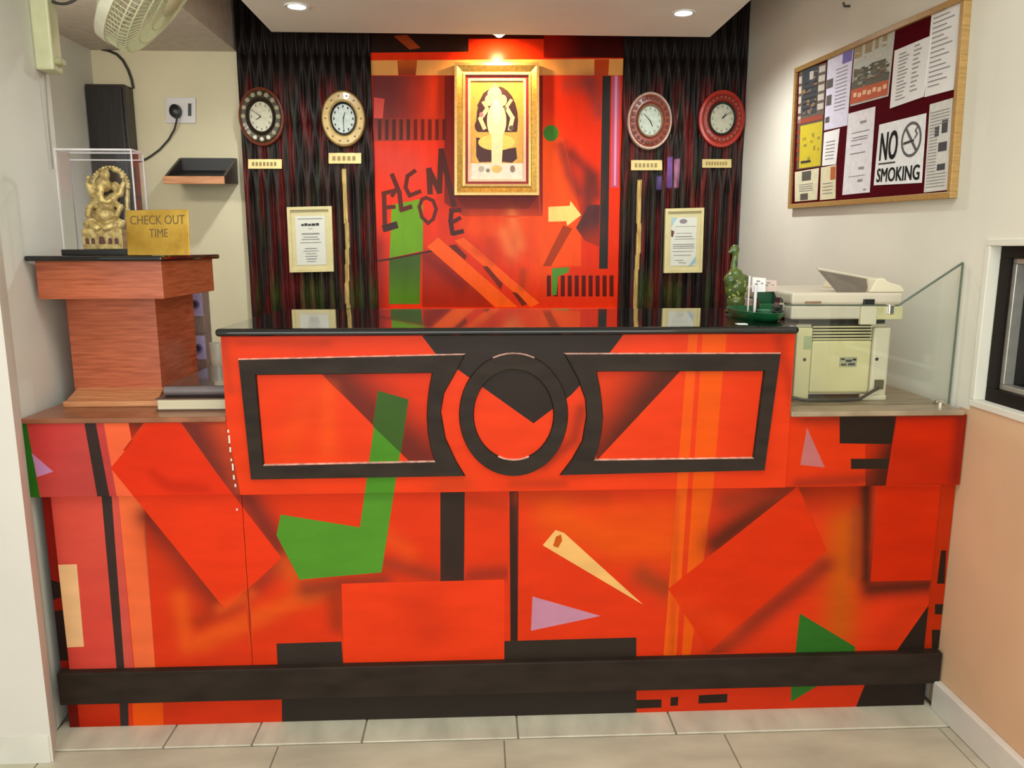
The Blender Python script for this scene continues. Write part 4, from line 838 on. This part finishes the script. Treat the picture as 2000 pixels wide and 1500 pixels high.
# pull cord below the bracket
tag(MB().tube([(pw(2.31)+.012, 2.31, zbt-.0), (pw(2.31)+.008, 2.31, zbt-.12), (pw(2.31)+.006, 2.312, zbt-.26)], .0018, 6).build('pull_cord', mat('cord_grey', (150, 146, 130), .6)), 'thin grey pull cord hanging on the pillar below the fan bracket', 'cord')

# ================================================================== right side: notice board
NV = (-1, -.0233, 0)
def bp(x, y, off=0): return atp(x, y, (RW_P[0]-off, RW_P[1], 0), RW_N)
bq = [(1561.6, 134), (1900, -14), (1870, 387), (1548, 408)]
sb = Sheet(*[bp(*p) for p in bq], NV)
t = thing('notice_board', 'maroon felt notice board with a gold wooden frame on the right wall', 'notice board', sb.pt(.5, 1))
fw, fh = .016, .034
mb = MB(); sb.quad(mb, fw*.5, fh*.5, 1-fw*.5, 1-fh*.5, .012, .011); mb.build('felt', mat('maroon_felt', (84, 8, 18), .95, spec=.05, var=.1, scale=80), t)
M_bf = mat('gold_wood_frame', (190, 152, 90), .35, scale=20, stretch=(1, 10, 10), col2=(160, 120, 66))
for a, b, c_, d in [(0, 0, 1, fh), (0, 1-fh, 1, 1), (0, fh, fw, 1-fh), (1-fw, fh, 1, 1-fh)]:
    mb = MB(); sb.quad(mb, a, b, c_, d, .022, .022); mb.build('frame_rail', M_bf, t, bevel=.002)
def paper(name, px, lb, m=M_paper, off=.0125, cat='notice'):
    sh = Sheet(*[bp(x, y, off) for x, y in px], NV); o = sh.slab(name, m, .0012, tagv=(lb, cat, 'papers on the notice board')); 
    s2 = Sheet(*[c+sh.n*.0012 for c in sh.c], NV); return o, s2
def pat(sh, o, name, m, rects, off=.0008):
    mb = MB(); [sh.quad(mb, *r, off, .0006) for r in rects]; x = mb.build(name, m, o)
    if len(rects) > 1: x['kind'] = 'stuff'
    return x
g = lambda n, c: mat(n, c, .75, var=.05, scale=50)
def collage(sh, o, cols, n, reg, sd, off=.0018):
    rr = np.random.default_rng(sd); u0, v0, u1, v1 = reg
    for k, c in enumerate(cols):
        rs = []
        for _ in range(n):
            a, b = rr.uniform(u0, u1-.06), rr.uniform(v0, v1-.03); rs.append((a, b, min(u1, a+rr.uniform(.04, .16)), min(v1, b+rr.uniform(.012, .05))))
        pat(sh, o, 'picture_detail', g('collage_%d_%d_%d' % c, c), rs, off+.0002*k)
o, s = paper('poster', [(1562, 139), (1615, 122), (1604, 325), (1556, 332)], 'tall dark poster with a yellow lower half, leftmost on the board', g('poster_dark', (96, 82, 66)))
pat(s, o, 'photo_block', g('poster_navy', (52, 56, 62)), [(.15, .0, .72, .46)]); pat(s, o, 'yellow_block', g('poster_yellow', (206, 184, 34)), [(.12, .56, .98, .99)])
pat(s, o, 'small_photos', g('poster_pale', (196, 186, 172)), [(.01, .06+.1*i, .12, .13+.1*i) for i in range(5)]+[(.76, .02+.09*i, .98, .08+.09*i) for i in range(5)]+[(.42, .04, .56, .12)], .0014); pat(s, o, 'red_strip', g('poster_red', (150, 60, 36)), [(.02, .49, .98, .54)]+[(.0, .6+.09*i, .1, .64+.09*i) for i in range(4)], .0014)
collage(s, o, [(120, 112, 104), (70, 66, 70), (150, 110, 60)], 9, (.16, .04, .72, .46), 5); collage(s, o, [(180, 150, 40), (150, 140, 60)], 5, (.2, .62, .9, .95), 6)
text_lines(s, o, [(.2, .14+.05*i, .68, .012) for i in range(6)]+[(.2, .92, .6, .02)], M_inkdk, off=.0026)
o, s = paper('leaflet', [(1617.5, 115), (1667.5, 93), (1655, 245), (1610, 255)], 'lavender leaflet with small pictures, second from left on the board', g('lavender_paper', (224, 218, 234)))
pat(s, o, 'violet_block', g('violet_print', (120, 104, 178)), [(.62, .02, .98, .16)]); pat(s, o, 'small_pictures', g('leaflet_pic', (86, 80, 70)), [(.02, .30, .28, .42), (.04, .52, .26, .66), (.04, .82, .22, .90)]); text_lines(s, o, [(.4, .2+.05*i, .85, .012) for i in range(12)], off=.001)
o, s = paper('photo_poster', [(1670.6, 84), (1748.5, 58), (1735, 188), (1661, 208)], 'photo poster with grey sky and orange lettering strip near the board top', g('poster_sky', (196, 196, 182)))
pat(s, o, 'curtain_stripes', g('poster_tan', (166, 142, 104)), [(.02, .02, .22, .25), (.3, .04, .48, .22), (.56, .03, .64, .2), (.74, .0, .84, .2)]); pat(s, o, 'dark_scene', g('poster_scene', (92, 88, 70)), [(.0, .62, .98, .74), (.04, .44, .42, .62), (.5, .4, .86, .62)]); pat(s, o, 'orange_strip', g('poster_orange', (196, 84, 36)), [(.0, .74, .98, .97)], .0012)
collage(s, o, [(126, 116, 92), (70, 70, 56), (160, 150, 128), (110, 84, 60)], 10, (.02, .40, .96, .73), 8, .0012); collage(s, o, [(206, 200, 184)], 6, (.04, .05, .9, .36), 9, .0012)
text_lines(s, o, [(.08+.13*i, .80+.02*(i % 2), .17+.13*i, .07) for i in range(7)], g('poster_letters', (240, 190, 150)), 'lettering', .0018)
o, s = paper('tall_sheet', [(1821, 18), (1880, -8), (1863, 175), (1806, 190)], 'tall white printed sheet at the top right corner of the board')
text_lines(s, o, [(.1, .06+.055*i, .5+.4*((i*7) % 5)/5, .012) for i in range(16)], off=.001)
o, s = paper('table_sheet', [(1748, 99), (1820, 69), (1804, 189), (1738.5, 212)], 'white sheet with two columns of print, left of the tall white sheet', off=.0142)
text_lines(s, o, [(.16, .1+.06*i, .36+.12*((i*3) % 4)/4, .018) for i in range(14)]+[(.58, .06+.075*i, .72+.1*((i*5) % 3)/3, .02) for i in range(11)], off=.001)
o, s = paper('small_sheet', [(1610, 259), (1640.5, 251), (1633, 321), (1606, 324)], 'small white sheet below the lavender leaflet'); text_lines(s, o, [(.2, .3+.1*i, .8, .025) for i in range(6)], off=.001)
o, s = paper('leaflet', [(1553, 336), (1600, 328), (1596, 390), (1553, 394)], 'pale leaflet with tiny photos at the bottom left corner of the board', g('pale_yellow_paper', (222, 214, 178)))
pat(s, o, 'small_pictures', g('leaflet_pic', (86, 80, 70)), [(.32, .04, .7, .34), (.26, .76, .6, .97)]); text_lines(s, o, [(.2, .45+.07*i, .8, .02) for i in range(4)], off=.001)
o, s = paper('leaflet', [(1604, 327), (1633.5, 322), (1632, 388), (1602, 391)], 'cream leaflet with an orange picture, along the bottom edge of the board', g('cream_paper', (226, 216, 176)))
pat(s, o, 'orange_picture', g('leaflet_orange', (190, 96, 44)), [(.66, .04, .98, .42)]); text_lines(s, o, [(.15, .5+.1*i, .8, .02) for i in range(4)], off=.001)
o, s = paper('letter', [(1657.7, 222), (1710, 208), (1698.7, 375.6), (1645.6, 381)], 'white typed letter pinned left of the no smoking sign', g('letter_paper', (238, 232, 234)))
text_lines(s, o, [(.5, .13, .72, .03), (.2, .25, .85, .01), (.25, .31, .8, .01), (.2, .34, .8, .01), (.2, .40, .6, .01), (.2, .5, .75, .012), (.55, .68, .75, .03), (.2, .78, .8, .006), (.55, .83, .72, .03), (.78, .95, .88, .018)], off=.001)
o, s = paper('no_smoking_sign', [(1718, 243.7), (1809.6, 221), (1800.5, 357), (1707, 362)], 'white no smoking sign with a crossed cigarette symbol on the board', g('sign_white', (246, 245, 242)), cat='sign')
s.text('NO', .08, .15, .46, .60, M_inkdk, o, off=.0008, bold=.009); s.text('SMOKING', .06, .73, .95, .95, M_inkdk, o, off=.0008, bold=.006)
pat(s, o, 'underline', M_inkdk, [(.07, .64, .44, .665)])
M_sym = mat('symbol_grey', (92, 90, 92), .7)
mb = MB(); n_ = 32
for k in range(n_):
    a, b = 2*math.pi*k/n_, 2*math.pi*(k+1)/n_; s.poly(mb, [(.74+.205*math.cos(a), .34+.265*math.sin(a)), (.74+.205*math.cos(b), .34+.265*math.sin(b)), (.74+.17*math.cos(b), .34+.222*math.sin(b)), (.74+.17*math.cos(a), .34+.222*math.sin(a))], .0008, .0005)
mb.build('circle', M_sym, o)['kind'] = 'stuff'
mb = MB(); s.poly(mb, [(.615, .19), (.645, .16), (.865, .49), (.835, .52)], .0012, .0006); mb.build('slash', M_sym, o)
mb = MB(); s.poly(mb, [(.59, .37), (.80, .34), (.80, .375), (.59, .405)], .0015, .0006); mb.build('cigarette', M_inkdk, o)
mb = MB(); s.poly(mb, [(.80, .33), (.84, .27), (.80, .22), (.84, .17), (.86, .18), (.83, .22), (.87, .27), (.82, .34)], .0010, .0006); mb.build('smoke', M_sym, o)
o, s = paper('newspaper_cutting', [(1816.8, 204), (1861.8, 191), (1850, 371), (1805, 376)], 'grey newspaper cutting with photos, right of the no smoking sign', g('newsprint', (222, 218, 208)))
pat(s, o, 'photos', g('news_photo', (70, 68, 68)), [(.32, .27, .5, .38), (.62, .22, .86, .36), (.52, .46, .88, .56), (.52, .70, .86, .77)]); text_lines(s, o, [(.08, .1+.035*i, .45 if 4 < i < 20 else .9, .008) for i in range(25)], off=.001)
p = bp(1660, 12); tag(MB().tube([p, p+np.array([-.02, 0, 0]), p+np.array([-.024, 0, .012])], .004, 8).build('wall_hook', M_slot, smooth=True), 'small dark hook on the right wall above the board', 'hook')

# ------------------------------------------------------------------ printer on the right ledge
PY = 2.10
def X(px, y=650): return at(px, y, 1, PY)[0]
def Z(py, x=1640): return at(x, py, 1, PY)[2]
zf = ZLT
t = thing('printer', 'old cream office printer with raised paper tray on the right ledge', 'printer', (X(1640), PY+.2, zf))
xA, xB, xC, xD = X(1560), X(1588), X(1708), X(1741)
bx('body', M_printer, xA, xD, PY+.02, PY+.40, zf+.012, Z(634), t, .006)
bx('rear_cover', M_printer2, xB+.002, xC-.002, PY+.004, PY+.03, zf+.02, Z(666), t, .006)['label'] = 'yellowed rear cover'
bx('column', M_printer2, xA-.004, xB, PY, PY+.05, zf, Z(640), t, .004); bx('column', M_printer, xC, xD, PY, PY+.05, zf, Z(640), t, .006)
for (ya, yb_) in ((672, 700), (735, 770)): bx('side_recess', M_slot, xA-.016, xA-.0, PY+.03, PY+.12, max(zf+.002, Z(yb_)), Z(ya), t)
for k in range(5): bx('vent_slat', M_printer2, xB+.003, xC-.003, PY+.008, PY+.03, Z(665-k*6)+.001, Z(665-k*6)+.005, t)
bx('vent_back', M_slot, xB+.003, xC-.003, PY+.016, PY+.022, Z(666), Z(634), t)
bx('exit_gap', M_slot, xA+.01, xD-.005, PY+.03, PY+.38, Z(634), Z(622), t)
sxa, sxb = xc1+.022, X(1756)
sxa = X(1540)
bx('scanner_bed', M_printerlid, sxa, sxb, PY-.01, PY+.40, Z(623), Z(597), t, .005)
bx('scanner_bed_rear', M_printer2, X(1704), sxb, PY-.012, PY+.05, Z(624), Z(598), t, .003)
bx('lid', M_printerlid, sxa, sxb, PY-.008, PY+.40, Z(595), Z(571), t, .007)
bx('hinge', M_blackpl, X(1678), X(1698), PY-.016, PY+.0, Z(596), Z(584), t, .001); bx('hinge_bracket', M_printer, X(1672), X(1703), PY-.020, PY-.006, Z(633), Z(597), t, .002)
bx('hinge_cap', mat('hinge_brown', (150, 118, 88), .5), X(1566), X(1596), PY-.012, PY, Z(592), Z(588), t)
MB().prism([(X(1690), PY-.006, Z(571)), (sxb, PY-.006, Z(571)), (sxb, PY-.006, Z(566)), (X(1750), PY-.006, Z(558)), (X(1726), PY-.006, Z(551)), (X(1716), PY-.006, Z(543)), (X(1702), PY-.006, Z(545))], (0, .30, 0)).build('feeder_housing', M_printer, t, bevel=.003)
# raised tray: underside faces the viewer
tl, tr_, br, bl_ = at(1597, 527, 1, PY+.05), at(1700, 546, 1, PY+.05), at(1690, 574, 1, PY), at(1634, 571, 1, PY)
for q in (br, bl_): q[2] = max(q[2], Z(571)+.0005)
MB().prism([tl, tr_, br, bl_], (.0, .006, .004)).build('paper_tray', mat('tray_grey_brown', (116, 104, 92), .5), t)['label'] = 'raised grey-brown paper tray'
MB().tube([tl+np.array([0, .002, .003]), tr_+np.array([0, .002, .003])], .0045, 8).build('tray_edge', M_printerlid, t, smooth=True)
sp = Sheet(*[np.array([X(a), PY+.004, Z(b)]) for a, b in ((1645, 698), (1679, 698), (1679, 717), (1645, 717))], (0, -1, 0))
o = sp.slab('rating_label', mat('label_grey', (176, 170, 136), .6), .001, t); text_lines(Sheet(*[c+np.array([0, -.001, 0]) for c in sp.c], (0, -1, 0)), t, [(.05, .1, .3, .2), (.35, .25, .7, .25), (.75, .15, .95, .2), (.1, .65, .4, .2), (.5, .6, .9, .25)], M_slot, 'label_print', .0008)
for px_, py_ in ((1575, 702), (1717, 702)): MB().revolve([(.005, 0), (.004, .0015), (0, .0015)], (X(px_), PY, Z(py_)), (0, -1, 0), 12).build('screw_hole', M_slot, t)
bx('warning_strip', mat('strip_green_grey', (168, 178, 130), .6), X(1571), X(1586), PY-.0008, PY+.002, Z(682), Z(656), t)
bx('power_inlet', mat('inlet_green', (84, 86, 62), .5), X(1716), X(1732), PY-.008, PY+.004, Z(760), Z(742), t, .001)
MB().tube([(X(1722), PY-.010, Z(757)), (X(1705), PY-.02, Z(763)), (X(1680), PY-.026, zf+.007), (X(1650), PY-.03, zf+.0055), (X(1600), PY-.03, zf+.0055), (X(1570), PY-.025, zf+.006), (X(1545), PY-.0, zf+.012)], .0045, 8).build('power_cord', M_cable, t, smooth=True)
bx('foot', M_printer, X(1690), X(1738), PY-.012, PY+.01, zf, zf+.016, t, .004)
# ------------------------------------------------------------------ glass screen on the front of the right ledge
GY = 2.03
gp = [(xc1+.002, at(1600, 789, 1, GY)[2]), (1.301, 0), (1.301, at(1908, 513, 1, GY)[2]), (at(1755, 597, 1, GY)[0], at(1755, 597, 1, GY)[2]), (xc1+.002, at(1560, 596, 1, GY)[2])]
gp[0] = (gp[0][0], ZLT); gp[1] = (gp[1][0], ZLT)
t = thing('glass_screen', 'clear glass screen with a sloping top edge in front of the printer', 'glass panel', (1.07, GY, ZLT))
MB().prism([(x, GY, z) for x, z in gp], (0, .006, 0)).build('pane', M_glass, t)
mb = MB(); P3 = [np.array([x, GY+.003, z]) for x, z in gp]
mb.tube([P3[2], P3[3]], .0032, 4); mb.tube([P3[3], P3[4]], .002, 4); mb.tube([P3[1], P3[2]], .0034, 4); mb.build('edge', M_glassedge, t)['label'] = 'dark green polished edge'
c_ = P3[3]+np.array([-.022, 0, -.012]); MB().box(c_[0]-.008, c_[0]+.008, GY-.008, GY+.014, c_[2]-.012, c_[2]+.016).build('clamp', M_chrome, t, bevel=.003)
MB().revolve([(.016, 0), (.016, .008), (.010, .014), (0, .015)], (1.27, GY-.006, ZLT), (0, 0, 1), 18).build('clamp', M_chrome, t, smooth=True)

# ------------------------------------------------------------------ green desk set and figurine on the counter
ZC = ZCT
cxy = np.array([.788, 2.165]); 
t = thing('desk_tray', 'oval dark green desk tray at the right end of the counter', 'tray', (*cxy, ZC))
MB().revolve([(0, 0), (.052, 0), (.062, .012), (.066, .026), (.061, .026), (.055, .012), (0, .008)], (*cxy, ZC), (0, 0, 1), 40, 1, 2.3, (1, 0, 0)).build('dish', M_green, t, smooth=True)
zt_ = ZC+.0125
def pz(px, py, Y): return at(px, py, 1, Y)
t = thing('card_holder', 'green card holder standing in the oval desk tray', 'card holder', (.815, 2.22, zt_))
a = pz(1481, 560, 2.2)[0]; b = pz(1520, 560, 2.2)[0]
bx('back_plate', M_green, a, b, 2.235, 2.24, zt_, pz(1500, 563, 2.2)[2], t, .001); bx('front_plate', M_green, a, b, 2.18, 2.185, zt_, pz(1500, 592, 2.2)[2], t, .001)
for xx in (a, b-.004): MB().prism([(xx, 2.185, zt_), (xx, 2.235, zt_), (xx, 2.235, pz(1500, 563, 2.2)[2]), (xx, 2.185, pz(1500, 592, 2.2)[2])], (.004, 0, 0)).build('side_plate', M_greendk, t)
for k, (pa, pb, py0, lb) in enumerate([(1468, 1494, 541, 'white visiting card with print standing in the green holder'), (1492, 1519, 546, 'pinkish card leaning behind the white visiting card')]):
    xa, xb = pz(pa, 550, 2.21)[0], pz(pb, 550, 2.21)[0]
    sh = Sheet((xa, 2.205+.015*k, pz(1490, py0, 2.21)[2]), (xb, 2.205+.015*k, pz(1490, py0+2, 2.21)[2]), (xb, 2.203+.015*k, zt_+.06), (xa, 2.203+.015*k, zt_+.06), (0, -1, 0))
    o = sh.slab('card', [M_paper, mat('pink_card', (222, 196, 184), .8)][k], .001, tagv=(lb, 'card', 'cards in the green holder')); text_lines(Sheet(*[c+np.array([0, -.001, 0]) for c in sh.c], (0, -1, 0)), o, [(.3, .2, .55, .1), (.2, .4, .4, .12), (.65, .35, .8, .1)], M_ink, off=.0008)
for k, (px_, y0, y1, lb) in enumerate([(1474, 558, 612, 'white pen standing upright in front of the green holder'), (1461, 540, 604, 'thin white pen left of the thicker white pen')]):
    Yp = 2.15 if k == 0 else 2.19; p = pz(px_, 600, Yp); zt2 = pz(px_, y0, Yp)[2]
    t = thing('pen', lb, 'pen', (p[0], Yp, zt_), 'white pens in the tray'); r = .0042 if k == 0 else .0026
    MB().revolve([(0, 0), (r*.4, .0), (r, .012), (r, zt2-zt_-.012), (r*.8, zt2-zt_)], (p[0], Yp, zt_), (0, 0, 1), 12).build('barrel', M_white, t, smooth=True)
    MB().revolve([(r*1.15, zt2-zt_-.035), (r*1.2, zt2-zt_-.001), (r*.5, zt2-zt_+.002)], (p[0], Yp, zt_), (0, 0, 1), 12).build('cap', M_white, t, smooth=True)
p = pz(1496, 612, 2.13); t = thing('small_dish', 'small pale green dish in front of the card holder', 'dish', (p[0], 2.13, zt_))
MB().revolve([(0, 0), (.016, 0), (.026, .014), (.024, .014), (0, .004)], (p[0], 2.13, zt_), (0, 0, 1), 24).build('bowl', M_greenlt, t, smooth=True)
xa, xb = pz(1512, 600, 2.10)[0], .838
t = thing('stapler', 'black stapler at the right end of the desk tray', 'stapler', ((xa+xb)/2, 2.1, zt_+.01))
zs = zt_+.0065
MB().prism([(xa, 2.08, zs), (xb, 2.08, zs), (xb, 2.08, zs+.010), (xa, 2.08, zs+.008)], (0, .05, 0)).build('base', M_blackpl, t, bevel=.002)
MB().prism([(xa, 2.085, zs+.016), (xb, 2.085, zs+.010), (xb, 2.085, zs+.040), (xb-.008, 2.085, zs+.046), (xa+.01, 2.085, zs+.030)], (0, .04, 0)).build('arm', M_blackpl, t, bevel=.003)
MB().box(xa+.008, xa+.02, 2.082, 2.09, zs+.026, zs+.031).build('hinge_pin', M_chrome, t)
t = MB().prism([pz(1430, 632, 1.975)*0+np.array([at(1432, 631, 2, ZC)[0], 1.99, ZC]), np.array([at(1458, 633, 2, ZC)[0], 1.985, ZC]), np.array([at(1458, 633, 2, ZC)[0], 2.005, ZC]), np.array([at(1432, 631, 2, ZC)[0], 2.01, ZC])], (0, 0, .0015)).build('paper_slip', M_paper)
tag(t, 'small white paper slip lying on the counter before the desk tray', 'paper')
# long-necked figurine
GYY = 2.37
def gpx(x, y): return at(x, y, 1, GYY)
gz = lambda y: ZC+max(0, (gpx(1440, y)[2]-gpx(1440, 611)[2]))
def G3(x, y, d=0): return np.array([gpx(x, y)[0], GYY+d, gz(y)])
t = thing('bird_figurine', 'green glazed long-necked bird figurine behind the desk tray', 'figurine', G3(1438, 611))
S = G3(1441, 560)[0]-G3(1440, 560)[0]; B = []; P_ = []
def bl(x, y, r, d=0, ry=1, rz=1): p = G3(x, y, d); B.append((*p, r*S, r*S*ry, r*S*rz))
bl(1437, 560, 22, 0, .9, 1.35); bl(1437, 590, 18, 0, 1, 1.1); bl(1425, 548, 14, -.01); bl(1450, 550, 14); bl(1436, 535, 14, 0, 1, .7)
bl(1435, 489, 9.5, 0, .9, 1.05)
P_ += [([G3(1436, 538), G3(1432, 520), G3(1436, 503), G3(1436, 490)], [9*S, 6*S, 5.5*S, 7*S])]
P_ += [([G3(1433, 489), G3(1423, 494, -.006)], [7*S, 3*S])]
fg = blob_mesh('body', B, P_, .0035, mat('green_glaze', (104, 124, 54), .3, scale=45, col2=(58, 76, 34), coat=.3), t)
mb = MB(); r_ = np.random.default_rng(3)
for k in range(26):
    a = r_.uniform(-2.6, -.3); y = r_.uniform(545, 596); rr = 21.5*S*math.sqrt(max(.2, 1-((y-562)/38)**2)); c = G3(1437, y); mb.ball((c[0]+rr*math.cos(a), c[1]+rr*.9*math.sin(a), c[2]), .0038, n=6, m=4)
mb.build('glaze_beads', mat('glaze_bead', (178, 176, 96), .3), t)['kind'] = 'stuff'
MB().revolve([(.030, 0), (.033, .004), (.030, .010), (.0, .010)], (*G3(1437, 611)[:2], ZC), (0, 0, 1), 24).build('foot', mat('green_glaze_dark', (52, 62, 30), .4), t, smooth=True)
# ------------------------------------------------------------------ pieces that belong to a part go one level deeper (all parts of a thing share its origin)
DEEP = {'wall_cabinet': {'knob': 'door'}, 'box_file': {'finger_ring': 'spine_label', 'finger_hole': 'spine_label'},
        'wall_clock': {'hour_hand': 'dial', 'minute_hand': 'dial', 'hour_marks': 'dial', 'ornaments': 'decorated_ring'}, 'wall_fan': {'guard_badge': 'front_guard'},
        'framed_certificate': {'printed_text': 'paper', 'heading': 'paper', 'seal': 'paper', 'emblem': 'paper', 'corner_ribbon': 'paper'},
        'printer': {'label_print': 'rating_label', 'tray_edge': 'paper_tray', 'hinge_cap': 'lid'}, 'idol': {'arch_beads': 'arch', 'base_niche': 'throne_base'},
        'window_1': {'latch': 'inner_frame'}, 'brass_plaque': {'lettering': 'plate'}, 'glass_screen': {'edge': 'pane'}}
base_ = lambda n: n.split('.')[0]
for r in [o for o in bpy.data.objects if o.parent is None and base_(o.name) in DEEP]:
    ch = list(r.children); mp_ = DEEP[base_(r.name)]
    for c in ch:
        if base_(c.name) in mp_:
            tgt = [q for q in ch if base_(q.name) == mp_[base_(c.name)]]
            if tgt: c.parent = tgt[0]
